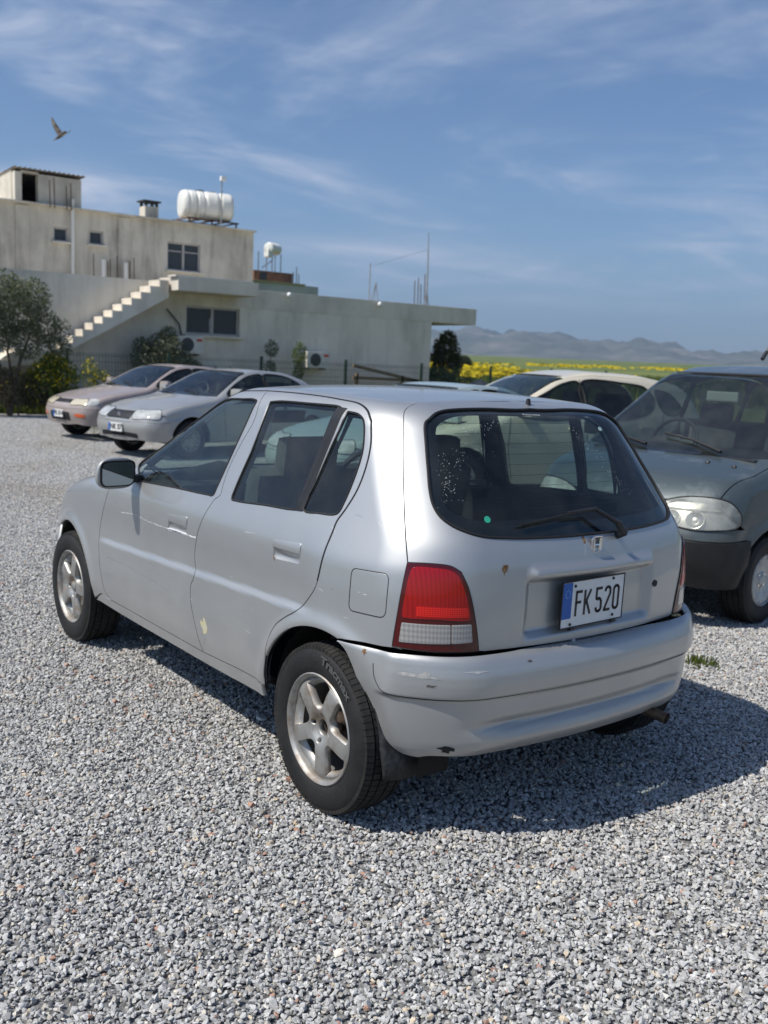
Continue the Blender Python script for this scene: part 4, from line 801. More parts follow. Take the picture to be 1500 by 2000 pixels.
def make_wheel(root, name='wheel', R=.292, hw_=.088, face=.0, rot=60, lettering=None, style='alloy', mt=None, rimR=.191, detail=True, cap=False):
    "wheel centred on the origin of the returned part, outer face towards +y"
    w = bpy.data.objects.new(name, None); link(w, root)
    sh = [(rimR-.004, hw_-.012), (rimR+.004, hw_-.003), (rimR+.022, hw_+.003), (R-.058, hw_+.006), (R-.035, hw_+.004), (R-.022, hw_-.004), (R-.010, hw_-.012), (R-.005, hw_-.020), (R-.004, hw_-.026)]
    gr = []
    for y in (.62, .22, -.22, -.62):
        y *= hw_; gr += [(R-.004, y+.006), (R-.010, y+.004), (R-.010, y-.004), (R-.004, y-.006)]
    pr = sh+gr+[(r, -y) for r, y in sh[::-1]]
    MB().lathe(pr, 72 if detail else 40).build('tyre', mt or tyre_m, w, smooth=True)
    if detail:
        tb = MB()
        for row, (y0, y1, n, sk) in enumerate(((hw_*.95, hw_*.66, 84, .0), (hw_*.58, hw_*.26, 72, .3), (hw_*.18, -hw_*.18, 72, -.3), (-hw_*.26, -hw_*.58, 72, .3), (-hw_*.66, -hw_*.95, 84, 0))):
            for j in range(n):
                a0 = 2*math.pi*(j+.5*(row % 2))/n; a1 = a0+2*math.pi/n*.86; vs = []
                for aa, yy in ((a0, y0), (a1, y0), (a1+sk*.06, y1), (a0+sk*.06, y1)):
                    o = R-.001 if abs(yy) < hw_*.9 else R-.0075
                    vs.append((o*math.cos(aa), yy, o*math.sin(aa)))
                for aa, yy in ((a0, y0), (a1, y0), (a1+sk*.06, y1), (a0+sk*.06, y1)):
                    o = R-.012 if abs(yy) < hw_*.9 else R-.02
                    vs.append((o*math.cos(aa), yy*1.0, o*math.sin(aa)))
                tb.add(vs, [(0, 1, 2, 3), (0, 4, 5, 1), (1, 5, 6, 2), (2, 6, 7, 3), (3, 7, 4, 0)])
        tb.build('tread', tread_m, w)['kind'] = 'stuff'
    if lettering:
        V, Fs = text_geo(lettering, .041, 0, .0014)
        if len(V):
            rr = R-.040; x0 = V[:, 0].min()-.0; ang = math.radians(82)-(V[:, 0]*1.35-x0*1.35)/rr; rad = rr+V[:, 1]
            face_p = lambda h: [(-q*math.cos(a), hw_+.0068+h, q*math.sin(a)) for a, q in zip(ang, rad)]
            # letters read with the rim below them, seen from +y (image right is -x)
            ang = math.radians(84)-(V[:, 0]-x0)*1.30/rr; n = len(V)
            mesh_obj('lettering', face_p(.0028), [f if True else f[::-1] for f in Fs], mat('raised tyre lettering', (.085, .085, .087), .45), w)
    # barrel and lip
    MB().lathe([(rimR-.006, hw_-.011), (rimR+.001, hw_-.003), (rimR-.003, hw_+.001), (rimR-.011, hw_-.004), (rimR-.017, hw_-.015), (rimR-.020, hw_-.06), (rimR-.028, -hw_*.2), (rimR-.028, -hw_), (rimR, -hw_)], 64).build('rim', alloy if style == 'alloy' else alloy, w, smooth=True)
    if style == 'alloy':
        prof = table([(0, hw_-.030), (.03, hw_-.028), (.055, hw_-.012), (.08, hw_-.006), (.13, hw_-.005), (.158, hw_-.007), (.168, hw_-.014)], .006)
        def fP(q):
            q = np.asarray(q); r = np.hypot(q[:, 0], q[:, 1]); th = np.arctan2(q[:, 1], q[:, 0]); k = np.cos(5*(th-math.radians(rot)))
            return np.stack([-q[:, 0], prof(r)-.004*(1-k)*sstep(.05, .12, r), q[:, 1]], 1)
        def fN(P):
            q = np.stack([-P[:, 0], P[:, 2]], 1); e = .0015; dx = (fP(q+[e, 0])-fP(q-[e, 0]))[:, 1]/(2*e); dz = (fP(q+[0, e])-fP(q-[0, e]))[:, 1]/(2*e)
            n = np.stack([dx, np.ones(len(q)), -dz], 1); return n/np.linalg.norm(n, axis=1, keepdims=True)
        def circ(c, r, n=40): a = np.arange(n)*2*np.pi/n; return np.stack([c[0]+r*np.cos(a), c[1]+r*np.sin(a)], 1)
        holes = [circ((0, 0), .030, 28)]
        for k in range(4):
            a = math.radians(rot+20+90*k); holes.append(circ((.047*math.cos(a), .047*math.sin(a)), .0118, 16))
        for k in range(5):
            a = math.radians(rot+36+72*k); u = np.array([math.cos(a), math.sin(a)]); v = np.array([-u[1], u[0]])
            pts = [u*.063, u*.068+v*.016, u*.080+v*.027, u*.108+v*.046, u*.137+v*.066, u*.146+v*.070, u*.165+v*.036, u*.170, u*.165-v*.036, u*.146-v*.070, u*.137-v*.066, u*.108-v*.046, u*.080-v*.027, u*.068-v*.016]
            holes.append(catmull(pts, .004, True))
        sheet('spokes', fP, fN, circ((0, 0), rimR-.012, 120), alloy, w, holes=holes, step=.008, flange=.02, rnd=.003, gap=0, hflange=.028)
        MB().lathe([(.0, -.02), (.10, -.02), (.115, .0), (.115, -.05)], 40).build('brake_drum', brake_m, w)
        MB().lathe([(.0, -.0), (.024, -.0), (.028, -.03)], 24).build('hub', brake_m, w)
        if cap: MB().lathe([(0, hw_-.014), (.018, hw_-.014), (.026, hw_-.020), (.027, hw_-.03)], 28).build('centre_cap', alloy, w, smooth=True)
    else:
        n = 12 if style == 'cover' else 16
        prof = table([(0, hw_-.010), (.03, hw_-.010), (.05, hw_-.03), (.08, hw_-.028), (.125, hw_-.012), (.15, hw_-.008), (.17, hw_-.020)], .006) if style == 'steel' else table([(0, hw_+.0), (.05, hw_+.0), (.10, hw_-.002), (.15, hw_-.004), (.17, hw_-.012)], .006)
        fP = lambda q: np.stack([-np.asarray(q)[:, 0], prof(np.hypot(*np.asarray(q).T[:2])), np.asarray(q)[:, 1]], 1)
        def fN(P):
            q = np.stack([-P[:, 0], P[:, 2]], 1); e = .002; dx = (fP(q+[e, 0])-fP(q-[e, 0]))[:, 1]/(2*e); dz = (fP(q+[0, e])-fP(q-[0, e]))[:, 1]/(2*e)
            n_ = np.stack([dx, np.ones(len(q)), -dz], 1); return n_/np.linalg.norm(n_, axis=1, keepdims=True)
        def ell(c, ra, rb, th, m_=16):
            a = np.arange(m_)*2*np.pi/m_; u = np.array([math.cos(th), math.sin(th)]); v = np.array([-u[1], u[0]]); return np.array(c)+np.cos(a)[:, None]*u*ra+np.sin(a)[:, None]*v*rb
        holes = []
        for k in range(n):
            a = 2*math.pi*(k+.5)/n; rr = .138 if style == 'steel' else .125; holes.append(ell((rr*math.cos(a), rr*math.sin(a)), .009 if style == 'steel' else .026, .012 if style == 'steel' else .013, a))
        a = np.arange(72)*2*np.pi/72
        sheet('wheel_disc' if style == 'steel' else 'wheel_cover', fP, fN, np.stack([(rimR-.012)*np.cos(a), (rimR-.012)*np.sin(a)], 1), STEEL if style == 'steel' else alloy, w, holes=holes, step=.016, flange=.012, rnd=.002, gap=0, hflange=.012)
        if style == 'steel':
            for k in range(4):
                a = math.pi*(.25+k/2); MB().lathe([(0, .012), (.009, .012), (.010, 0)], 10, c=(.03*math.cos(a)*1.5, hw_-.032, .03*math.sin(a)*1.5)).build('wheel_nut', chrome, w)
        MB().lathe([(0, 0), (rimR-.03, 0)], 32).build('wheel_backing', black_pl, w)
    return w
STEEL = mat('painted steel wheel', (.50, .51, .51), .35, metal=.55, var=.3, vscale=15, rvar=.2)

car = thing('hatchback_car', 'dented silver five-door hatchback seen from behind, number plate FK 520, parked on the gravel', 'car')
# outlines shared by neighbouring panels
top_f, top_r, rear_s, mid, front_s = CM('seam_top_f'), CM('seam_top_r'), CM('seam_rear'), CM('seam_mid'), CM('seam_front')
bot_f, bot_r = CM('bottom_f'), CM('bottom_r')
AM = .3*math.pi/180
a_ = np.linspace(math.radians(2.5), math.radians(105.5), 60)
arch_r = BODY.side(np.stack([AR*np.cos(a_), .285+AR*np.sin(a_)], 1))          # front foot of the rear arch up to the bumper joint
a_ = np.linspace(math.radians(177), math.radians(6), 90)
arch_f = BODY.side(np.stack([WB+AR*np.cos(a_), .285+AR*np.sin(a_)], 1))
glass_f, glass_r, glass_q = CM('glass_f', .012), CM('glass_r', .012), CM('glass_q', .012)
rr_seg = lambda k: catmull(S[k], .012, True)
def closed_poly(k, rad=.0): return join(*[catmull(S[k][[i, (i+1) % len(S[k])]], .012) for i in range(len(S[k]))])
fuel = rrect(S['fuel'], .022)
hnd_f, hnd_r = rrect(S['handle_f'], .012), rrect(S['handle_r'], .012)
# body side: pillars, rail, quarter panel, sill
rail_xy = [(1.72, .63), (1.50, .605), (1.25, .575), (1.0, .548), (.6, .53), (.25, .515), (.05, .475), (-.02, .435)]
rail = catmull(BODY.st(BODY.topP(rail_xy)), .02)
hs = catmull(np.vstack([BODY.st(BODY.topP([(-.02, .435)])), S['hatch_side']]), .015)
lamp_l = CM('lamp_left', .012); lamp_t = CM('lamp_top', .012); lamp_r_ = CM('lamp_right', .012); lamp_b = CM('lamp_bot', .012)
btop = BODY.st(np.array([(-.095, .78, .630), (-.2, .755, .637), (-.28, .72, .640), (-.325, .69, .643)]))
btop = np.vstack([catmull(btop, .015)])
sillb = BODY.side([(AR, .297), (.6, .290), (1.2, .288), (1.8, .292), (1.99, .300)])
sidepoly = join(arch_r, btop, lamp_l[::-1], hs[::-1], rail[::-1], catmull(np.vstack([rail[0], S['pillar_foot'][0], top_f[0]]), .015), top_f, top_r, rear_s, bot_r, bot_f, catmull(np.vstack([bot_f[-1], BODY.side([(1.93, .34), (1.99, .300)])]), .015), catmull(sillb[::-1], .02))
fdoor = join(front_s, top_f, mid, bot_f)
rdoor = join(top_r, rear_s, bot_r, mid[::-1])
fend_top = BODY.st(BODY.topP([(1.84, .70), (2.0, .69), (2.2, .675), (2.45, .64), (2.62, .60)]))
fender = join(catmull(BODY.side([(2.005, .31), (1.93, .345)]), .015), catmull(np.vstack([BODY.side([(1.93, .345)]), front_s[1]]), .01), front_s[1:-3], catmull(np.vstack([front_s[-3], fend_top[0]]), .015), catmull(fend_top, .02), catmull(np.vstack([fend_top[-1], BODY.side([(2.72, .70), (2.74, .60)]), arch_f[-28]]), .02), arch_f[-28::-1])
pieces = []
TR_TOP = None
for mir in (False, True):
    k = dict(mirror=mir, step=.030 if mir else .0105)
    bsheet('side_panel', BODY, sidepoly, silver, car, holes=[] if mir else [fuel], hflange=.004, **k)
    d1 = bsheet('front_door', BODY, fdoor, silver, car, holes=[glass_f, hnd_f], hflange=.006, **k)
    d2 = bsheet('rear_door', BODY, rdoor, silver, car, holes=[glass_r, glass_q, hnd_r], hflange=.006, **k)
    bsheet('fender', BODY, fender, silver, car, **k)
    for d, g, nm in ((d1, glass_f, 'window'), (d2, glass_r, 'window'), (d2, glass_q, 'quarter_window')):
        bsheet(nm, BODY, g, glassm, d, off=-.004, gap=-.004, flange=0, **{**k, 'step': .05})
        strip('window_seal', BODY, g, .0042, black_rub, d, off=-.001, mirror=mir)
    for d, h in ((d1, hnd_f), (d2, hnd_r)):
        c = h.mean(0); hi, lo = h[:, 1].max(), h[:, 1].min()
        ulo, uhi = h[:, 0].min(), h[:, 0].max()
        def hoff(P, hi=hi, lo=lo, ulo=ulo, uhi=uhi):
            t = (BODY.st(P)[:, 1]-lo)/(hi-lo); u = np.clip((BODY.st(P)[:, 0]-ulo)/(uhi-ulo), 0, 1); return np.where(t > .50, .003+.002*np.sin(np.clip((t-.50)/.50, 0, 1)*math.pi), -.015*(np.clip(np.sin(np.clip(t/.50, 0, 1)*math.pi), 0, 1)**.8)*np.clip(np.sin(u*math.pi), 0, 1)**.35)
        def hP(q, hoff=hoff): P = BODY.P(q); return P+BODY.N(P)*hoff(P)[:, None]
        def hN(P, hP=hP):
            q = BODY.st(P); e = .001; du = hP(q+[e, 0])-hP(q-[e, 0]); dv = hP(q+[0, e])-hP(q-[0, e]); n = np.cross(dv, du); n /= np.linalg.norm(n, axis=1, keepdims=True); s_ = np.sign((n*BODY.N(P)).sum(1))[:, None]; return n*s_
        sheet('door_handle', hP, hN, h, silver, d, flange=.004, gap=.0012, **{**k, 'step': .004})
        strip('handle_gap', BODY, inset(h if area(h) > 0 else h[::-1], -.0004), .0016, dark_in, d, off=-.0016, mirror=mir)
    for s_ in (join(top_f, top_r, rear_s[:40]),):
        strip('door_seal', BODY, s_, .0046, black_rub, car, off=-.0022, closed=False, mirror=mir)
    for s_ in (mid, rear_s[38:], bot_f, bot_r, front_s, hs):
        strip('panel_gap', BODY, s_, .0034, dark_in, car, off=-.0032, closed=False, mirror=mir)
bsheet('fuel_flap', BODY, fuel, silver, car, step=.015)
strip('flap_gap', BODY, fuel, .0019, dark_in, car, off=-.0012)
# division bar of the rear door glass
bpoly = closed_poly('bar')
for mir in (False, True): bsheet('window_bar', BODY, bpoly, black_pl, car, off=.0022, step=.01, flange=.006, gap=0, mirror=mir)
# roof, windscreen, bonnet
rl = np.array(rail_xy)[2:]; rl = catmull(rl, .02)
cenx = lambda y: 0
roofp = np.vstack([rl, catmull([(-.02, .435), (-.035, .36), (-.045, .2), (-.047, 0)], .02)[1:]])
top_front = catmull([(1.05, 0), (1.04, .3), (1.0, .548)], .02)
rsel = rl[rl[:, 0] <= 1.0]
roof_half = np.vstack([top_front, rsel, catmull([(-.02, .435), (-.035, .36), (-.045, .2), (-.047, 0)], .02)[1:]])
full = lambda h: np.vstack([h, (h*[1, -1])[::-1][1:-1]])
tsheet('roof', BODY, full(roof_half), silver, car, step=.025)
ws = np.vstack([catmull([(1.05, 0), (1.04, .3), (1.0, .540)], .02), catmull([(1.25, .567), (1.5, .597), (1.72, .622), (1.80, .62)], .02), catmull([(1.86, .5), (1.93, .25), (1.95, 0)], .02)])
tsheet('windscreen', BODY, full(ws), glassm, car, off=-.003, step=.05, flange=0)
P_ = BODY.topP(full(ws)); MB().tube(np.vstack([P_, P_[:1]])+[0, 0, .001], .006, 6).build('windscreen_seal', black_rub, car, smooth=True)
bn = np.vstack([catmull([(1.97, 0), (1.95, .25), (1.88, .5), (1.84, .70)], .02), catmull([(1.84, .70), (2.0, .69), (2.2, .675), (2.45, .64), (2.62, .60)], .02)[1:], catmull([(2.62, .60), (2.74, .4), (2.80, .2), (2.81, 0)], .02)[1:]])
tsheet('bonnet', BODY, full(bn), silver, car, step=.025)
# front end
fz = lambda pts: BODY.front(pts)
bsheet('front_bumper', BODY, join(catmull(BODY.st(np.array([(2.76, .75, .60), (2.74, .72, .66), (2.86, .5, .66), (2.93, .2, .66), (2.94, 0, .66), (2.93, -.2, .66), (2.86, -.5, .66), (2.74, -.72, .66), (2.76, -.75, .60)])), .02), catmull(BODY.st(np.array([(2.66, -.75, .48), (2.71, -.75, .30), (2.9, -.4, .25), (2.94, 0, .25), (2.9, .4, .25), (2.71, .75, .30), (2.66, .75, .48)])), .02)), silver, car, step=.03)
for sg in (1, -1):
    hl = BODY.st(np.array([(2.62, .63, .79), (2.75, .68, .68), (2.86, .5, .67), (2.91, .3, .67), (2.87, .3, .76), (2.80, .45, .78)])); 
    bsheet('headlight', BODY, catmull(hl, .01, True), mat('yellowed headlight lens', (.55, .48, .30), .15, coat=1), car, off=.003, step=.02, mirror=sg < 0)
gp = BODY.front([(-.28, .675), (.28, .675), (.28, .755), (-.28, .755)]); bsheet('grille', BODY, rrect(gp, .02, .01), black_pl, car, off=.001, step=.02)
# hatch
G = lambda k: S[k]
hat_top = BODY.st(BODY.topP([(-.047, 0.0), (-.045, .2), (-.035, .36), (-.02, .435)])); c0 = BODY.st(np.array([[-.047, 0, 1.40]]))
smid = .3-.9*math.pi/2
sym = lambda h: np.vstack([h, (np.stack([2*smid-h[:, 0], h[:, 1]], 1))[::-1][1:-1]])
hb = BODY.rear([(.479, .634), (.3, .632), (.14, .631), (0, .631)])
hat_half = join(catmull(hat_top, .015), hs, lamp_t, lamp_r_, catmull(hb, .015)); hat_half[0, 0] = smid; hat_half[-1, 0] = smid
rg = catmull(S['rear_glass'], .012); rg[0, 0] = smid; rg[-1, 0] = smid
hatch = bsheet('hatch', BODY, sym(hat_half), silver, car, holes=[sym(rg)], step=.013, hflange=.006)
# the glass with its black band and the clear field inside
g_full = sym(rg); gi = CM('rear_clear', .012); gi[0, 0] = smid; gi[-1, 0] = smid; gi = sym(gi)
bsheet('rear_window', BODY, g_full, glassr, hatch, off=-.003, gap=.0, flange=0, step=.05)
bsheet('window_band', BODY, g_full, black_gl, hatch, holes=[gi], off=-.0045, gap=.0, flange=0, step=.03)
strip('window_seal', BODY, g_full, .0055, black_rub, hatch, off=.000)
wires = MB()
for z in np.arange(1.04, 1.36, .033):
    q = BODY.rear([(y, z) for y in np.linspace(-.50+.12*(z-1.04)/.32*1.0, .50-.12*(z-1.04)/.32, 14)]); q = BODY.P(q); q = q-BODY.N(q)*.006; wires.tube(q, .0007, 4)
wires.build('heating_wires', dark_in, hatch)['kind'] = 'stuff'
# tail lamps
lamp_poly = join(lamp_t, lamp_r_, lamp_b, lamp_l[::-1])
for mir in (False, True):
    L = bsheet('tail_lamp', BODY, lamp_poly, red_dk, car, off=.004, step=.012, flange=.02, rnd=.003, mirror=mir)
    cpoly = rrect(S['lamp_clear'], .008); 
    lw = catmull(S['lamp_red'], .008, True)
    bsheet('red_lens', BODY, lw, red_br, L, off=.0065, step=.012, flange=.003, mirror=mir)
    z0_, z1_ = S['lamp_red'][:, 1].min(), S['lamp_red'][:, 1].max(); sx_, sw_ = S['lamp_red'][:, 0].min(), np.ptp(S['lamp_red'][:, 0]); hh = z1_-z0_
    bsheet('glow_band', BODY, rrect([(sx_+sw_*.03, z0_+hh*.05), (sx_+sw_*.80, z0_+hh*.05), (sx_+sw_*.80, z0_+hh*.27), (sx_+sw_*.05, z0_+hh*.27)], .006), red_hot, L, off=.0072, step=.012, flange=.002, mirror=mir)  # brighter red patch paints the hot glow low in the lens
    strip('lamp_gap', BODY, lamp_poly, .0024, black_rub, L, off=.001, mirror=mir)
    cl1, cl2 = S['lamp_clear'].copy(), S['lamp_clear'].copy(); f_ = .70; mt_, mb_ = cl1[0]*(1-f_)+cl1[1]*f_, cl1[3]*(1-f_)+cl1[2]*f_
    bsheet('reverse_lens', BODY, rrect([cl1[0], mt_, mb_, cl1[3]], .006), clear_l, L, off=.0065, step=.012, flange=.003, mirror=mir)
    bsheet('reverse_lens', BODY, rrect([mt_, cl1[1], cl1[2], mb_], .006), clear_l, L, off=.0065, step=.012, flange=.003, mirror=mir)
# bumper
bt = BUMP.st(np.array([(-.095, .79, .622), (-.2, .765, .630), (-.28, .72, .630), (-.33, .68, .633), (-.40, .58, .632), (-.445, .48, .632), (-.475, .3, .632), (-.49, .15, .632), (-.494, 0, .632)]))
be = BUMP.st(np.array(TR['b_edge'])); bb = BUMP.st(np.array([(-.40, .63, .292), (-.46, .5, .29), (-.50, .25, .288), (-.51, 0, .288)]))
smb = .3-.9*math.pi/2
bh = join(catmull(bt[::-1], .015), catmull(np.vstack([bt[0], be]), .012), catmull(np.vstack([be[-1], bb]), .015)); bh[0, 0] = smb; bh[-1, 0] = smb
symb = lambda h: np.vstack([h, (np.stack([2*smb-h[:, 0], h[:, 1]], 1))[::-1][1:-1]])
bumper = bsheet('rear_bumper', BUMP, symb(bh), silver, car, step=.011, flange=.02, rnd=.003)
for mir in (False, True): q_ = BUMP.rear([(.02, .4985)]) if False else BUMP.st(np.array([(-.262, .762, .585), (-.268, .76, .545), (-.295, .755, .512), (-.345, .735, .500), (-.42, .66, .4985), (-.50, .5, .4985), (-.54, .3, .4985), (-.556, 0, .4985)])); strip('groove_shade', BUMP, q_, .0021, dark_in, bumper, off=-.0010, closed=False, mirror=mir)  # dark bead along the groove paints its shade
# inner linings (dark undersides of the outer skin, seen through the glass)
for mir in (False, True):
    bsheet('door_lining', BODY, fdoor, dark_in, car, holes=[inset(glass_f if area(glass_f) > 0 else glass_f[::-1], -.012)], off=-.035, flange=0, step=.05, mirror=mir)
    bsheet('door_lining', BODY, rdoor, dark_in, car, holes=[inset(glass_r if area(glass_r) > 0 else glass_r[::-1], -.008), inset(glass_q if area(glass_q) > 0 else glass_q[::-1], -.004)], off=-.035, flange=0, step=.05, mirror=mir)
    bsheet('side_lining', BODY, sidepoly, grey_in, car, off=-.03, gap=.004, flange=0, step=.05, mirror=mir)
tsheet('headliner', BODY, full(roof_half), light_in, car, off=-.03, flange=0, step=.06)
bsheet('hatch_lining', BODY, sym(hat_half), dark_in, car, holes=[sym(inset(rg if area(rg) > 0 else rg[::-1], 0))], off=-.025, flange=0, step=.05, gap=.01)
# underbody, wheel wells
MB().box((1.25, 0, .30), (3.1, 1.0, .03)).build('floor_pan', under, car)
MB().box((1.18, 0, .335), (1.6, 1.44, .03)).build('floor_pan', under, car)
MB().box((-.36, 0, .46), (.14, .95, .22)).build('boot_floor', under, car)
for cx in (0, WB):
    for sg in (1, -1):
        m_ = MB(); n = 24; A = np.linspace(math.radians(-12), math.radians(192), n)
        V = []; 
        for y in (.735, .50): V += [(cx+(AR+.004)*math.cos(a), sg*min(y, .735 if cx or a < 1.75 else .63), .285+(AR+.004)*math.sin(a)) for a in A]
        V += [(cx, sg*.50, .285)]
        F_ = [(i, i+1, n+i+1, n+i) for i in range(n-1)]+[(n+i, n+i+1, 2*n) for i in range(n-1)]
        m_.add(V, F_); m_.build('wheel_well', under, car)
        MB().lathe([(AR-.004, .738), (AR+.006, .70), (AR+.02, .70)], 4) if False else None
# wheels
TRK = .698
for x, sg, rt, lt, nm, capd in ((0, 1, 60, 'Tracmax', 'wheel', False), (WB, 1, 75, None, 'wheel', True), (0, -1, 10, None, 'wheel', True), (WB, -1, 30, None, 'wheel', True)):
    w = make_wheel(car, nm, lettering=lt, rot=rt, cap=capd); w.location = (x, sg*TRK, .290); w.rotation_euler = (0, 0, 0 if sg > 0 else math.pi)
    MB().tube([(x, sg*.3, .29), (x, sg*.62, .29)], .03, 10).build('axle', under, car)
# mud flap, exhaust
mf = MB(); pts = [(-.300, .79, .435), (-.36, .775, .30), (-.375, .77, .13), (-.365, .62, .10), (-.36, .56, .14), (-.35, .55, .40)]
prof = [[(-.215, y, .50), (-.255, y, .42), (-.282, y, .34), (-.302, y, .27), (-.315, y, .205+.014*abs((y-.65)/.09)**2)] for y in np.linspace(.738, .56, 9)]
V = [v for r in prof for v in r]+[(v[0]-.009, v[1], v[2]) for r in prof for v in r]; nr, nc = 9, 5; o_ = nr*nc; Fq = []
for i in range(nr-1):
    for j in range(nc-1): a = i*nc+j; Fq += [(a, a+1, a+nc+1, a+nc), (o_+a, o_+a+nc, o_+a+nc+1, o_+a+1)]
for i in range(nr-1): a = i*nc+nc-1; Fq.append((a, a+o_, a+nc+o_, a+nc))
for j in range(nc-1):
    Fq.append((j, j+o_, j+1+o_, j+1)); a = (nr-1)*nc+j; Fq.append((a, a+1, a+1+o_, a+o_))
flap_m = mat('dusty mud flap', (.022, .022, .023), .6, vcol=(.16, .16, .155), vscale=9, vlo=.5, vhi=.75, bump=.2, bscale=25)
mesh_obj('mud_flap', V, Fq, flap_m, car, smooth=True)
MB().tube([(-.2, -.36, .28), (-.40, -.365, .285), (-.48, -.372, .29), (-.545, -.385, .280)], [.019, .019, .019, .021], 14, cap=False).build('exhaust_pipe', mat('exhaust steel', (.20, .15, .11), .5, metal=.8, var=.5, vscale=30), car, smooth=True)
MB().lathe([(.0, 0), (.0185, 0)], 14, axis='X', c=(-.525, -.382, .283)).build('exhaust_bore', under, car)
MB().tube([(-.05, -.05, .25), (-.10, -.45, .26)], .09, 14).build('silencer', mat('silencer', (.06, .055, .05), .6, metal=.5), car, smooth=True)
# licence plate
plate = MB().box((0, 0, 0), (.318, .155, .003), bev=.001).build('number_plate', white_pl, car)
Mp = frame((-.492, .010, .7565), (0.03, -1, .004), (-.02, 0, 1)); plate.matrix_world = Mp
fr_ = MB()
for c, d in (((0, .0785, .0005), (.323, .004, .005)), ((0, -.0785, .0005), (.323, .004, .005)), ((.1600, 0, .0005), (.004, .161, .005)), ((-.1600, 0, .0005), (.004, .161, .005))): fr_.box(c, d)
fr_.build('plate_frame', black_pl, plate)
MB().box((-.1335, .014, .0018), (.046, .122, .0012)).build('blue_band', plate_blue, plate)
# heavy condensed characters built as strokes
def stroke_glyph(mb, polys, x, w=.014):
    for pl in polys:
        p = [Vector((x+a, b, .0018)) for a, b in pl]; n = len(p)
        for i in range(n-1):
            d = (p[i+1]-p[i]); L_ = d.length; d.normalize(); q = Vector((-d.y, d.x, 0))*w/2; e = d*w*.30
            a, b = p[i]-e, p[i+1]+e; k = len(mb.V); mb.add([a-q, b-q, b+q, a+q]+[v+Vector((0, 0, .0010)) for v in (a-q, b-q, b+q, a+q)], [(4, 5, 6, 7), (0, 1, 5, 4), (1, 2, 6, 5), (2, 3, 7, 6), (3, 0, 4, 7)])
H_, W_ = .040, .026
def arcp(cx, cy, rx, ry, a0, a1, n=7): return [(cx+rx*math.cos(math.radians(a0+(a1-a0)*i/n)), cy+ry*math.sin(math.radians(a0+(a1-a0)*i/n))) for i in range(n+1)]
GL = {'F': [[(0, -H_), (0, H_), (W_, H_)], [(0, .004), (W_*.85, .004)]],
      'K': [[(0, -H_), (0, H_)], [(W_+.002, H_), (.002, -.006)], [(.008, .006), (W_+.003, -H_)]],
      '5': [[(W_, H_), (0, H_), (0, .006)]+arcp(W_/2, -.014, W_/2, .019, 120, 0)+arcp(W_/2, -H_+.012, W_/2, .012, 0, -180)],
      '2': [arcp(W_/2, H_-.012, W_/2, .012, 180, 0)+[(W_, .016), (0, -H_+.004), (0, -H_), (W_, -H_)]],
      '0': [arcp(W_/2, H_-.012, W_/2, .012, 180, 0)+arcp(W_/2, -H_+.012, W_/2, .012, 0, -180)+[(0, H_-.012)]]}
for ch, x in zip('FK520', (-.088, -.044, .016, .062, .107)):
    g_ = MB(); stroke_glyph(g_, GL[ch], x, .0095); o_ = g_.build('plate_character', letter_blk, plate)
ring = MB(); ring.tube([(-.1335+.0105*math.cos(a), .038+.0125*math.sin(a), .0028) for a in np.linspace(0, 2*math.pi, 19)], .0012, 5)
for a in np.linspace(0, 2*math.pi, 9)[:-1]: ring.tube([(-.1335+.0105*math.cos(a), .038+.0125*math.sin(a), .0028), (-.1335+.014*math.cos(a), .038+.016*math.sin(a), .0028)], .0011, 5)
ring.build('emblem_ring', mat('pale blue print', (.16, .35, .68), .5), plate)
for x, y in ((-.098, .062), (.098, .068), (-.112, -.068), (.108, -.062)):
    MB().lathe([(0, .0045), (.004, .0045), (.0055, .001)], 12, axis='Z', c=(x, y, .0015)).build('plate_screw', black_pl, plate)
for x in (-.10, .115): MB().box((x, -.083, .0), (.022, .012, .012), bev=.002).build('plate_clip', black_pl, plate)
# boxed H emblem (chrome)
Pm = unpt['emblem']; n_ = BODY.N(np.array([Pm]))[0]
Me = frame(Vector(Pm)+Vector(n_)*.002, (0, -1, 0), Vector((0, 0, 1)))
em = MB(); 
ringp = [(-.026, .026), (.026, .026), (.021, -.027), (-.021, -.027)]
rp = rrect(ringp, .012, .004); em.tube([(a, b, .003) for a, b in list(rp)+[rp[0]]], .0034, 6)
em.tube([(-.016, .021, .003), (-.0125, -.021, .003)], .0042, 6); em.tube([(.016, .021, .003), (.0125, -.021, .003)], .0042, 6); em.tube([(-.012, -.002, .003), (.012, -.002, .003)], .0042, 6)
eb = mesh_obj('emblem_back', [(a, b, .0012) for a, b in rp], [tuple(range(len(rp)))], mat('emblem ground', (.16, .165, .17), .35, metal=.5), hatch); eb.matrix_world = Me
e_ = em.build('emblem', chrome, hatch, smooth=True); e_.matrix_world = Me
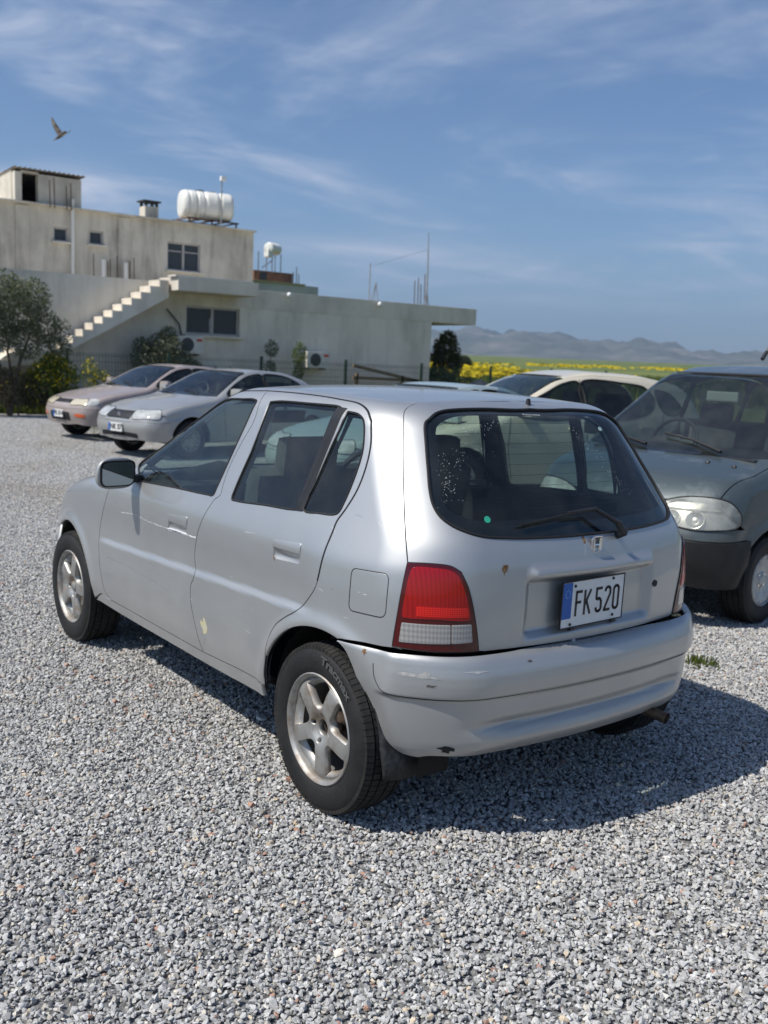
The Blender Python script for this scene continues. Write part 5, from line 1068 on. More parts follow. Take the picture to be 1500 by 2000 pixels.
# lock, washer nozzle, wiper
Pm = unpt['lock']; lk = MB().lathe([(0, .002), (.006, .002), (.0085, .004), (.0125, .003), (.0135, -.002)], 20, axis='X', c=(0, 0, 0)); k_ = lk.build('lock_barrel', black_pl, hatch, smooth=True); k_.location = Pm; k_.rotation_euler = (0, 0, math.pi)
Pn = unpt['nozzle']; MB().lathe([(0, .022), (.007, .020), (.009, .006), (.011, -.002)], 14, axis='Z', c=(0, 0, 0)).build('washer_nozzle', black_pl, hatch, smooth=True).location = Pn
wp = [Vector(p) for p in A3('wiper')]; nn = BODY.N(A3('wiper'))
off_ = [.035, .040, .032, .026, .018, .016]
wpp = [wp[i]+Vector(nn[i])*off_[i] for i in range(len(wp))]
wiper = MB().tube([wp[0]+Vector(nn[0])*-.005, wpp[0]], .012, 10).tube([wpp[0]+Vector((0, 0, -.004)), wpp[1]], .0125, 10).tube(wpp[1:4], [.0085, .0075, .005], 8).build('wiper_arm', black_pl, hatch, smooth=True)
bl = [wp[3]*1.0+(wp[2]-wp[3])*.35+Vector(nn[3])*.012]+[p+Vector(n)*.010 for p, n in zip(wp[3:], nn[3:])]
MB().tube(bl, .0045, 6).build('wiper_blade', black_rub, hatch, smooth=True)
# stickers, droplets and the window lettering
def decal(name, B, st, m, parent, off=.0006, **k): return sheet(name, B.P, B.N, st, m, parent, off=off, flange=0, gap=0, step=.01, **k)
def blob(c, r, n=18, wob=.25, sx=1, sy=1):
    a = np.arange(n)*2*np.pi/n; rr = r*(1+wob*rng.uniform(-1, 1, n)); return np.array(c)+np.stack([rr*np.cos(a)*sx, rr*np.sin(a)*sy], 1)
decal('round_sticker', BODY, blob(S['spots'][0], .0125, 24, 0), mat('green sticker', (.03, .33, .22), .4), hatch, off=-.0022)
decal('round_sticker', BODY, blob(S['spots'][1], .017, 24, 0), mat('pale sticker', (.30, .42, .40), .4), hatch, off=-.0022)
V, Fs = text_geo('® Prime Miyagi', .022)
if len(V):
    c = S['spots'][2]; P = BODY.P(np.stack([c[0]-V[:, 0]*1.2, c[1]+V[:, 1]*1.1], 1)); P = P+BODY.N(P)*.0015; mesh_obj('window_lettering', P, Fs, mat('white print', (.7, .7, .7), .5), hatch)
dr = MB(); cs = S['drops']
for i in range(300):
    k = rng.integers(0, len(cs)-1); t = rng.random(); c = cs[k]*(1-t)+cs[k+1]*t+rng.normal(0, .018, 2)
    r = rng.uniform(.0005, .0017); P = BODY.P(c[None])[0]; n = BODY.N(P[None])[0]; u = np.cross(n, [0, 0, 1]); u /= np.linalg.norm(u); v = np.cross(n, u); P = P+n*-.002
    ring_ = [P+(u*math.cos(a)+v*math.sin(a))*r for a in np.linspace(0, 2*math.pi, 7)[:-1]]; dr.add(ring_+[P+n*r*.6], [(j, (j+1) % 6, 6) for j in range(6)])
dr.build('dried_droplets', mat('dried droplets', (.40, .42, .42), .3), hatch)['kind'] = 'stuff'
# wear: scratches, rust, scuffs (their own shapes on the paint)
for k, m_, r in (('scr1', scratch_m, .0022), ('scr2', scratch_m, .0045), ('scr3', scratch_m, .0012), ('scr4', dark_scr, .0010), ('scr5', dark_scr, .0016), ('scr6', scratch_m, .0012)):
    st = catmull(S[k], .006); st = st+rng.normal(0, .0009, st.shape); P = BODY.P(st)
    P = P+BODY.N(P)*(-r*.72); MB().tube(P, [r*rng.uniform(.7, 1.15) for _ in P], 6).build('scratch', m_, car)
for k in range(22):
    x0, z0 = rng.uniform(.15, 1.75), rng.uniform(.40, .90)
    if k % 3 == 0: x0, z0 = rng.uniform(-.25, .1), rng.uniform(.70, 1.05)
    a_s = rng.normal(0, .35); l_s = rng.uniform(.02, .11); q_ = BODY.side([(x0+l_s*t_*math.cos(a_s), z0+l_s*t_*math.sin(a_s)+.004*math.sin(t_*3+k)) for t_ in np.linspace(0, 1, 8)]); P = BODY.P(q_); rs_ = .0011; P = P-BODY.N(P)*rs_*.75; MB().tube(P, [rs_*(.3+.7*math.sin(math.pi*min(.95, max(.05, t_)))) for t_ in np.linspace(0, 1, 8)], 5).build('scratch', scratch_m if k % 4 else dark_scr, car)
sp_ = S['spots']
for i, (r, m_, sx, sy) in enumerate(((.014, rustm, .7, 1.2), (.010, rustm, .7, 1.3), (.027, mat('yellow scuff', (.50, .44, .22), .7, vcol=(.45, .46, .44), vscale=80), .9, 1.3), (.006, rustm, .6, 2.0), (.008, scratch_m, 1.4, .6))):
    decal('paint_chip', BODY, catmull(blob(sp_[3+i], r, 14, .45, sx, sy), .003, True), m_, car, off=.0007)
bs_ = BUMP.st(A3('bpoints'))
for i, (r, m_, sx, sy) in enumerate(((.013, dark_in, 1.9, .8), (.012, rustm, .5, .6), (.024, mat('scuffed paint', (.30, .30, .29), .75, vcol=(.44, .44, .43), vscale=70), 2.0, .35), (.012, dark_scr, 1.3, .25), (.010, dark_scr, 1.0, .3), (.02, mat('pale scuff', (.46, .46, .46), .6, vcol=(.36, .36, .36), vscale=90), 1.5, .18))):
    decal('bumper_scuff', BUMP, catmull(blob(bs_[i], r, 14, .5, sx, sy), .003, True), m_, bumper, off=.0007)
# door mirror
for sg in (1, -1):
    mm = bpy.data.objects.new('door_mirror', None); link(mm, car)
    bm = bmesh.new(); bmesh.ops.create_uvsphere(bm, u_segments=28, v_segments=18, radius=1)
    for v in bm.verts:
        x, y, z = v.co; f = lambda t, e: math.copysign(abs(t)**e, t); x, y, z = f(x, .75), f(y, .62), f(z, .62)
        v.co = Vector(((.045*x if x > 0 else .012*x), .098*y*(1-.10*(z > 0)*abs(z)), .070*z))
    me = bpy.data.meshes.new('mirror_housing'); bm.to_mesh(me); bm.free(); me.materials.append(silver); me.polygons.foreach_set('use_smooth', [True]*len(me.polygons))
    h_ = link(bpy.data.objects.new('mirror_housing', me), mm)
    q = rrect([(-.082, .052), (.080, .052), (.078, -.052), (-.078, -.052)], .03, .01)
    mesh_obj('mirror_bezel', [(-.0135, a*1.10, b*1.12) for a, b in q]+[(-.008, a*1.10, b*1.12) for a, b in q], [tuple(range(len(q)))[::-1]]+[(i, (i+1) % len(q), len(q)+(i+1) % len(q), len(q)+i) for i in range(len(q))], black_pl, mm)
    mesh_obj('mirror_glass', [(-.0150, a, b) for a, b in q], [tuple(range(len(q)))[::-1]], mirror_m, mm)
    mm.location = (1.535, sg*.868, .985); mm.rotation_euler = (0, math.radians(-3), math.radians(10*sg))
    MB().box((1.57, sg*.765, .955), (.06, .10, .035), bev=.012).build('mirror_arm', black_pl, car)
# cabin
def seat(x, y, parent, w=.48, hr_=True):
    s_ = bpy.data.objects.new('seat', None); link(s_, parent)
    MB().box((0, 0, .0), (.50, w, .16), bev=.05).build('seat_cushion', grey_in, s_, smooth=True).location = (x+.16, y, .47)
    b = MB().box((0, 0, 0), (.12, w, .60), bev=.058).build('backrest', grey_in, s_, smooth=True); b.location = (x-.12, y, .78); b.rotation_euler = (0, math.radians(-14), 0)
    if hr_:
        b = MB().box((0, 0, 0), (.09, w*.56, .17), bev=.044).build('headrest', grey_in, s_, smooth=True); b.location = (x-.215, y, 1.12); b.rotation_euler = (0, math.radians(-10), 0)
        for dy in (-.06, .06): MB().tube([(x-.19, y+dy, 1.03), (x-.21, y+dy, 1.08)], .007, 6).build('headrest_post', chrome, s_)
    return s_
seat(1.02, .34, car); seat(1.02, -.34, car)
s_ = bpy.data.objects.new('rear_bench', None); link(s_, car)
MB().box((.36, 0, .46), (.48, 1.10, .16), bev=.05).build('seat_cushion', grey_in, s_, smooth=True)
b = MB().box((0, 0, 0), (.12, 1.10, .42), bev=.05).build('backrest', grey_in, s_, smooth=True); b.location = (.10, 0, .72); b.rotation_euler = (0, math.radians(-14), 0)
MB().box((-.17, 0, .88), (.34, 1.0, .025), bev=.01).build('parcel_shelf', grey_in, car)
dash = MB().box((1.63, 0, .84), (.42, 1.36, .20), bev=.06).box((1.50, -.34, .945), (.20, .36, .09), bev=.035).build('dashboard', dark_in, car, smooth=True)
MB().tube([(1.60, .10, .93), (1.57, .34, .965), (1.60, .58, .93)], [.05, .06, .04], 10).build('dashboard_pad', dark_in, car, smooth=True)
def swheel(c, parent, tilt=25, r=.18):
    o = bpy.data.objects.new('steering_wheel', None); link(o, parent); o.location = c; o.rotation_euler = (0, math.radians(-tilt), 0)
    MB().tube([(0, r*math.cos(a), r*math.sin(a)) for a in np.linspace(0, 2*math.pi, 33)], .014, 8, cap=False).build('wheel_rim', black_pl, o, smooth=True)
    MB().box((.01, 0, 0), (.03, 2*r-.02, .04), bev=.01).box((.01, 0, -.08), (.03, .04, .16), bev=.01).box((0, 0, 0), (.05, .13, .11), bev=.02).build('wheel_hub', black_pl, o, smooth=True)
    return o
swheel((1.33, -.34, .93), car)
rm = MB().box((0, 0, 0), (.025, .20, .058), bev=.010).build('rear_view_mirror', black_pl, car, smooth=True); rm.location = MIRP; rm.rotation_euler = (0, math.radians(-6), math.radians(12))
q = rrect([(-.092, .024), (.092, .024), (.092, -.024), (-.092, -.024)], .012, .01)
mesh_obj('mirror_glass', [(-.0145, a, b) for a, b in q], [tuple(range(len(q)))[::-1]], mirror_m, rm)
MB().tube([(MIRP[0]+.015, MIRP[1], MIRP[2]+.01), (MIRP[0]+.04, MIRP[1], MIRP[2]+.06)], .008, 6).build('mirror_stalk', black_pl, car)
MB().box((-.02, .50, 1.05), (.015, .02, .30)).build('orange_belt', mat('orange belt', (.45, .08, .02), .7), car)


# ---------------------------------------------------------------- the other parked cars
def parked(spec, label, loc, heading, col, plate_txt=None, cat='car'):
    "a car built on its own smooth body from a handful of profile lines (x forward from the rear axle)"
    s = spec; top = table(s['top'], s.get('ts', .05)); wv = table(s['w'], .03); rv = table(s['r'], .03); fv = table(s['f'], .03); wb, ar, wr = s['wb'], s['ar'], s['wr']
    def w(x, z):
        v = wv(z)-s.get('tr', .11)*np.clip((.2-x)/.9, 0, 2)**2-s.get('tf', .11)*np.clip((x-wb+.3)/1.0, 0, 2)**2
        for cx in (0., wb): rho = np.hypot(x-cx, z-wr); v = v+.016*np.exp(-((rho-ar)/.05)**2)*sstep(.15, .35, z)
        return v-.010*sstep(s['zc'], s['zc']+.03, z)
    B = Body(w, lambda ay, z: rv(z)+s.get('cr', .16)*ay**2, lambda ay, z: fv(z)-s.get('cf', .22)*ay**2-.25*np.clip(ay-.45, 0, 1)**2, lambda x, ay: top(x)-.07*ay**2, .2, wb-.2, .7, .16, .16, s.get('Rt', .07))
    root = thing(s['name'], label, cat, loc, heading); pm = paint('car paint', col[0], metal=col[1], rough=col[2], fade=col[3] if len(col) > 3 else 0)
    S_ = lambda p, st=.03, c=False: catmull(B.side(p), st, c)
    aa = lambda cx, a, b: [(cx+ar*math.cos(math.radians(t)), wr+ar*math.sin(math.radians(t))) for t in np.linspace(a, b, 22)]
    hdr = s['gutter']                                   # side/top joint in x, y
    gl = [S_(p, .02, True) for p in s['windows']]; d1 = s['doors']
    hd_ = catmull(hdr, .02) if False else np.vstack([np.stack([np.linspace(a[0], b[0], 12, endpoint=False), np.linspace(a[1], b[1], 12, endpoint=False)], 1) for a, b in zip(hdr[:-1], hdr[1:])]+[np.array(hdr[-1:])]); top_st = B.st(B.topP(hd_))
    r_end = B.st(B.topP([hdr[0]]))[0]; rear_line = B.side([(s['xr'], z) for z in np.linspace(s['ztail'], .30, 6)])
    low = join(catmull(B.side([(s['xr'], .30), (-ar, .26)]), .03), S_(aa(0, 176, 4)), catmull(B.side([(ar, .24), (wb-ar, .24)]), .05), S_(aa(wb, 176, 4)), catmull(B.side([(wb+ar, .26), (s['xf'], .30)]), .03))
    sp_ = join(low, catmull(B.side([(s['xf'], z) for z in np.linspace(.30, s['znose'], 5)]), .03), catmull(np.vstack([B.side([(s['xf'], s['znose'])]), top_st[-1:]]), .03), top_st[::-1], catmull(np.vstack([top_st[:1], B.side([(s['xr'], s['ztail'])])]), .03), catmull(rear_line, .03))
    for mir in (False, True):
        body = bsheet('body_side', B, sp_, pm, root, holes=gl, step=.035, mirror=mir, hflange=.01)
        for g in gl:
            bsheet('side_window', B, g, s.get('glass', GLASSD), root, off=-.005, flange=0, gap=-.004, step=.08, mirror=mir); strip('window_trim', B, g, .008, black_rub, root, off=.0, mirror=mir, step=.05)
        for dl in d1: strip('door_gap', B, S_(dl), .0045, dark_in, root, off=-.0015, closed=False, mirror=mir, n=4)
        for hx, hz_ in s['handles']: P = B.P(B.side([(hx, hz_)]))[0]; MB().box((hx, (P[1]+.012)*(-1 if mir else 1), hz_), (.17, .028, .035), bev=.010).build('door_handle', pm, root)
        mx_, mz_ = s['mirror']; P = B.P(B.side([(mx_, mz_)]))[0]; sg = -1 if mir else 1; my = P[1]+.10
        h_ = MB().box((0, 0, 0), (.10, .20, .13), bev=.04).build('door_mirror', black_pl if s.get('bm') else pm, root, smooth=True); h_.location = (mx_, my*sg, mz_+.03); h_.rotation_euler = (0, 0, .15*sg)
        hl = B.st(np.array(s['lamp'])); hc = catmull(hl, .015, True); lm = bsheet('headlight', B, hc, s.get('lampm', LAMP), root, off=-.022 if s.get('reflectors') else .004, step=.02, mirror=mir); strip('lamp_rim', B, hc, .005, black_rub, root, off=.002, mirror=mir)
        if s.get('reflectors'):
            for c_, r_ in s['reflectors']:
                P = B.P(B.front([c_])); n__ = B.N(P)[0]; P = P[0]-n__*.020; sgv = Vector((n__[0], n__[1]*sg, n__[2])); o2 = MB().lathe([(0, .008), (r_*.28, .007), (r_*.30, -.002), (r_*.6, .000), (r_*.85, .006), (r_, .012), (r_*1.06, .012), (r_*1.10, -.004)], 30, axis='Z').build('reflector', LAMP2, lm, smooth=True); o2.location = (P[0], P[1]*sg, P[2]); o2.rotation_euler = sgv.to_track_quat('Z', 'Y').to_euler()
        if s.get('reflectors'):
            bsheet('lamp_cover', B, hc, GLASSH, lm, off=.003, gap=0, flange=0, step=.03, mirror=mir); cl_ = hl[:, 1].max()*.42+hl[:, 1].min()*.58; q_ = np.array([(u_, cl_+.03) for u_ in np.linspace(hl[:, 0].min()+.02, hl[:, 0].max()-.03, 12)]); strip('lamp_divider', B, q_, .004, white_pl, lm, off=-.012, closed=False, mirror=mir)
        if s.get('marker'): bsheet('indicator', B, catmull(B.st(np.array(s['marker'])), .015, True), mat('orange lens', (.65, .13, .04), .2, coat=1), root, off=.012, step=.03, mirror=mir)
        if s.get('indic'): bsheet('corner_lamp', B, catmull(B.st(np.array(s['indic'])), .015, True), LAMP, root, off=.004, step=.03, mirror=mir)
        if s.get('cladding'):
            cl_ = join(S_([(wb+ar, .24), (s['fx']-.28, .24)]), S_([(s['fx']-.28, .24), (s['fx']-.30, .55)]), S_([(s['fx']-.30, .55), (wb+ar*.62, .62)]), S_(aa(wb, 62, 2)))
        for cx in (0, wb):
            n = 20; A = np.linspace(0, math.pi, n); yw = float(wv(wr))-.05; V = [(cx+(ar+.01)*math.cos(a), sg*yw, wr+(ar+.01)*math.sin(a)) for a in A]+[(cx+(ar+.01)*math.cos(a), sg*.45, wr+(ar+.01)*math.sin(a)) for a in A]+[(cx, sg*.45, wr)]
            MB().add(V, [(i, i+1, n+i+1, n+i) for i in range(n-1)]+[(n+i, n+i+1, 2*n) for i in range(n-1)]).build('wheel_well', under, root)
            wh = make_wheel(root, 'wheel', R=wr, hw_=.088, style=s['wheel'], rimR=s.get('rimR', .175), detail=s.get('fine', False)); wh.location = (cx, sg*(float(wv(wr))-.095), wr-.002); wh.rotation_euler = (0, 0, (0 if sg > 0 else math.pi)+s.get('steer', 0)*(cx > 0))
    fullxy = lambda h: np.vstack([h, (np.array(h)*[1, -1])[::-1]])
    def topsheet(nm, x0, x1, m, off=0., fl=.012, curve0=0., curve1=0., inset_=0.):
        yv = lambda x: np.interp(x, [p[0] for p in hdr], [p[1] for p in hdr])-.003-inset_
        xs = np.linspace(x0, x1, 24); left = [(x, yv(x)) for x in xs]
        front_ = [(x1+curve1*(1-(y/yv(x1))**2), y) for y in np.linspace(yv(x1), 0, 12)[1:]]
        back_ = [(x0+curve0*(1-(y/yv(x0))**2), y) for y in np.linspace(0, yv(x0), 12)[:-1]]
        half = np.array(left+front_); b_h = np.array(back_); h = np.vstack([b_h, half]); q = h*[1, -1]; poly = np.vstack([h, q[::-1]]); keep_ = [0]
        for i in range(1, len(poly)):
            if np.linalg.norm(poly[i]-poly[keep_[-1]]) > 1e-4: keep_.append(i)
        poly = poly[keep_]; poly = poly[:-1] if np.linalg.norm(poly[0]-poly[-1]) < 1e-4 else poly
        return tsheet(nm, B, poly, m, root, off=off, flange=fl, step=.045)
    c = s['cuts']                                       # tail, rear screen base, rear screen top, screen top, screen base, nose
    if c['tail'] is not None: topsheet('boot_lid', c['tail'], c['rb'], pm, curve0=-.08, curve1=-.08)
    topsheet('rear_screen', c['rb'], c['rt'], glassm, off=-.004, fl=0, curve0=-.08, curve1=-.04, inset_=.02)
    topsheet('roof', c['rt'], c['st'], pm, curve0=-.04, curve1=.05)
    topsheet('windscreen', c['st'], c['sb'], s.get('wsg', glassm), off=-.004, fl=0, curve0=.05, curve1=.12, inset_=.02)
    P = B.topP([(c['st']+.05*(1-(y/.5)**2), y) for y in np.linspace(-.5, .5, 11)]); MB().tube(P, .008, 5).build('screen_seal', black_rub, root)
    topsheet('bonnet', c['sb'], c['nose'], pm, curve0=.12, curve1=.10)
    MB().box((c['sb']-.02, 0, float(top(c['sb']))-.075), (.22, 1.2, .05), bev=.01).build('cowl', black_pl, root)
    for y in (.35, -.20):
        P = B.topP([(c['sb']+.06, y), (c['sb']-.02, y-.25), (c['sb']-.06, y-.48)]); P[:, 2] += .022; MB().tube(P, [.012, .008, .007], 5).build('wiper', black_rub, root)
    # nose: bumper, grille, plate
    bpz = s['bump']; yv_ = .62; xs_ = s['xf']
    def fpoly(z0, z1):
        up = B.st(np.array([(xs_, .8, z1)]+[(s['fx'], y, z1) for y in (.5, .25, 0, -.25, -.5)]+[(xs_, -.8, z1)])); dn = B.st(np.array([(xs_, -.8, z0)]+[(s['fx'], y, z0) for y in (-.5, -.25, 0, .25, .5)]+[(xs_, .8, z0)])); return join(catmull(up, .03), catmull(np.vstack([up[-1:], dn[:1]]), .03), catmull(dn, .03), catmull(np.vstack([dn[-1:], up[:1]]), .03))
    bsheet('front_bumper', B, fpoly(.24, bpz), s.get('bmat') or pm, root, off=.008, step=.035, flange=.03, rnd=.004)
    bsheet('nose_panel', B, fpoly(bpz+.004, s['znose']+.02), pm, root, step=.035)
    if s.get('grille'): bsheet('grille', B, rrect(B.front(s['grille']), .02, .02), s.get('gm', black_pl), root, off=.006, step=.03)
    if s.get('intake'): bsheet('air_intake', B, rrect(B.front(s['intake']), .02, .02), dark_in, root, off=.012, step=.03)
    if s.get('badge_z'): P = B.P(B.front([(0, s['badge_z'])]))[0]; MB().lathe([(0, .01), (.03, .01), (.035, 0)], 16, axis='X', c=(P[0]+.01, 0, P[2])).build('badge', chrome, root)
    if plate_txt:
        py, pz = s['plate']; P = B.P(B.front([(py, pz)]))[0]; pl = MB().box((0, 0, 0), (.006, .32, .12), bev=.002).build('number_plate', white_pl, root); pl.location = (P[0]+.022, py, pz); MB().box((.0035, -.137, 0), (.002, .04, .116)).build('blue_band', plate_blue, pl)
        V, Fs = text_geo(plate_txt, .105, 0, .004)
        if len(V): mesh_obj('plate_lettering', [(.0042, v[0]*.95+.02, v[1]) for v in V], Fs, letter_blk, pl)
    # tail
    def rpoly(z0, z1): up = B.st(np.array([(s['xr'], -.8, z1)]+[(s['rx'], y, z1) for y in (-.5, -.25, 0, .25, .5)]+[(s['xr'], .8, z1)])); up = up[np.argsort(-up[:, 0])]; dn = B.st(np.array([(s['xr'], -.8, z0)]+[(s['rx'], y, z0) for y in (-.5, -.25, 0, .25, .5)]+[(s['xr'], .8, z0)])); dn = dn[np.argsort(dn[:, 0])]; return join(catmull(up, .03), catmull(np.vstack([up[-1:], dn[:1]]), .03), catmull(dn, .03), catmull(np.vstack([dn[-1:], up[:1]]), .03))
    bsheet('rear_bumper', B, rpoly(.26, .55), s.get('bmat') or pm, root, off=.008, step=.05); bsheet('tail_panel', B, rpoly(.555, s['ztail']), pm, root, step=.05)
    MB().box((wb/2, 0, .235), (wb+.5, 1.25, .03)).build('floor_pan', under, root)
    zi = float(top(c['sb']))
    MB().box((c['sb']-.28, 0, zi-.10), (.40, 1.25, .14), bev=.04).build('dashboard', dark_in, root); swheel((c['sb']-.55, -.34, zi-.03), root)
    for y in (.34, -.34): seat(c['sb']-.95, y, root, .46).location = (0, 0, zi-.95)
    seat(c['sb']-1.75, 0, root, 1.1, True).location = (0, 0, zi-.98)
    return root, B
GLASSH = glass('hazy lamp cover', (.90, .90, .85), .50)
GLASSW = glass('dusty windscreen', (.46, .54, .52), .022, 1.6)
GLASSD = glass('dark car glass', (.30, .36, .35), .02)
LAMP = mat('hazy headlight lens', (.56, .57, .55), .08, coat=1, coat_rough=.02, var=.35, vscale=14); LAMP2 = mat('headlight reflector', (.62, .62, .60), .22, metal=.8)
LAMPH = mat('lamp housing', (.60, .60, .57), .3, metal=.45, var=.2, vscale=10)
LAMPC = mat('clouded headlight lens', (.50, .50, .455), .22, coat=1, coat_rough=.05, vcol=(.33, .32, .27), vscale=11)
sedan = dict(name='sedan_car', wb=2.45, ar=.335, wr=.285, zc=.56, zr=.3, fine=False, wheel='cover',
    top=[(-1.0, .86), (-.85, .90), (-.42, .93), (.02, 1.19), (.38, 1.285), (.95, 1.31), (1.30, 1.265), (1.95, .925), (2.05, .90), (2.6, .81), (3.0, .70), (3.2, .60)],
    w=[(.2, .76), (.35, .79), (.6, .81), (.85, .80), (.92, .775), (1.24, .57), (1.32, .54)], r=[(.2, -.92), (.55, -.99), (.8, -.97), (.9, -.9)], f=[(.2, 3.10), (.45, 3.18), (.62, 3.15), (.72, 3.05)],
    gutter=[(-.93, .62), (-.42, .62), (.0, .57), (.4, .53), (1.05, .52), (1.35, .55), (1.93, .70), (2.5, .70), (2.95, .62)], side=None,
    windows=[[(.93, .92), (1.72, .90), (1.77, .93), (1.34, 1.165), (1.15, 1.22), (.95, 1.235)], [(.20, .93), (.85, .92), (.87, 1.235), (.50, 1.225), (.30, 1.17), (.12, 1.03)]],
    doors=[[(1.83, .88), (1.85, .6), (1.80, .3)], [(.89, 1.24), (.89, .6), (.92, .27)], [(.05, .98), (.12, .7), (.30, .52), (.36, .3)]], handles=[(1.02, .79), (.24, .80)], mirror=(1.66, .93),
    lamp=[(2.88, .64, .70), (3.02, .52, .70), (3.12, .30, .68), (3.13, .30, .585), (3.06, .55, .585), (2.92, .68, .60)], xf=2.80, xr=-.70, znose=.60, ztail=.80, fx=3.16, rx=-.98,
    cuts=dict(tail=-.92, rb=-.40, rt=.12, st=1.22, sb=1.93, nose=2.93), bump=.52, grille=[(-.26, .565), (.26, .565), (.28, .665), (-.28, .665)], intake=[(-.42, .30), (.42, .30), (.42, .37), (-.42, .37)], plate=(0, .44), badge_z=.62)
H100 = math.radians(100)
sA = dict(sedan); sA['gm'] = black_pl; sA['grille'] = [(-.20, .62), (.20, .62), (.20, .665), (-.20, .665)]; sA['lamp'] = [(2.98, .58, .69), (3.06, .45, .69), (3.13, .27, .68), (3.14, .27, .60), (3.08, .48, .60), (3.0, .60, .61)]; sA['indic'] = [(2.84, .70, .69), (2.96, .60, .695), (2.98, .60, .61), (2.86, .71, .62)]; sA['marker'] = [(3.03, .60, .45), (3.12, .42, .45), (3.12, .42, .415), (3.03, .60, .415)]; sA['intake'] = [(-.30, .33), (.30, .33), (.30, .47), (-.30, .47)]; sA['badge_z'] = None
LAMPY = mat('yellowed sedan lens', (.58, .52, .38), .15, coat=1); sA['lampm'] = LAMPY
def place(x, y, hd, s=1):   # world position of the middle of the nose -> rear axle origin
    L = 3.18*s; return (x-L*math.cos(hd), y-L*math.sin(hd), 0)
parked(sA, 'faded pinkish-taupe sedan parked farthest left beside the grass', place(13.9, -3.15, H100), H100, ((.39, .33, .31), .35, .45), 'FK 814')
sB = dict(sedan); sB['lampm'] = LAMP; sB['gm'] = black_pl
parked(sB, 'silver sedan with a dark grille parked beside the taupe sedan', place(10.95, -2.95, math.radians(103)), math.radians(103), ((.42, .425, .42), .55, .42), 'NK 07')
sC = dict(sedan); sC['gm'] = black_pl
parked(sC, 'pale blue-green car hidden behind the silver hatchback with only its roof showing', place(6.2, -2.95, math.radians(96)), math.radians(96), ((.44, .53, .52), .4, .38))
# white hatchback
wh = dict(name='compact_car', wb=2.55, ar=.345, wr=.295, zc=.6, zr=.3, wheel='cover',
    top=[(-.9, 1.0), (-.70, 1.16), (-.40, 1.36), (.2, 1.455), (.85, 1.47), (1.30, 1.40), (2.15, .97), (2.3, .93), (2.8, .83), (3.2, .68)], w=[(.2, .78), (.4, .82), (.7, .835), (.9, .82), (1.0, .79), (1.36, .60), (1.45, .56)], r=[(.2, -.72), (.6, -.80), (.9, -.76), (1.0, -.72)], f=[(.2, 3.2), (.5, 3.28), (.65, 3.25), (.8, 3.1)],
    gutter=[(-.68, .58), (-.4, .56), (.2, .56), (1.05, .55), (1.4, .575), (2.1, .71), (2.6, .71), (3.0, .64)], windows=[[(1.08, 1.0), (1.90, .97), (1.93, 1.0), (1.50, 1.22), (1.25, 1.325), (1.08, 1.35)], [(.22, 1.02), (1.0, 1.0), (1.0, 1.355), (.45, 1.35), (.18, 1.31), (.08, 1.18)], [(-.30, 1.06), (-.02, 1.03), (.04, 1.28), (-.16, 1.25)]],
    doors=[[(2.0, .95), (2.02, .6), (1.95, .3)], [(1.04, 1.37), (1.04, .6), (1.05, .27)], [(.0, 1.02), (.10, .7), (.32, .5), (.38, .3)]], handles=[(1.2, .85), (.26, .87)], mirror=(1.83, 1.0),
    lamp=[(2.92, .70, .80), (3.08, .58, .80), (3.2, .40, .74), (3.22, .42, .64), (3.12, .66, .64), (2.95, .74, .68)], xf=2.95, xr=-.5, znose=.66, ztail=.9, fx=3.25, rx=-.8,
    cuts=dict(tail=None, rb=-.62, rt=-.36, st=1.22, sb=2.12, nose=3.02), bump=.56, grille=[(-.35, .60), (.35, .60), (.33, .68), (-.33, .68)], intake=[(-.45, .3), (.45, .3), (.42, .42), (-.42, .42)], plate=(0, .5), badge_z=.7)
wh_root, _wb = parked(wh, 'cream white hatchback parked between the silver hatchback and the green van', (5.40, -7.22, 0), math.radians(76), ((.60, .55, .44), .05, .4))
wh_root.scale = (1.03, 1.03, 1.03)
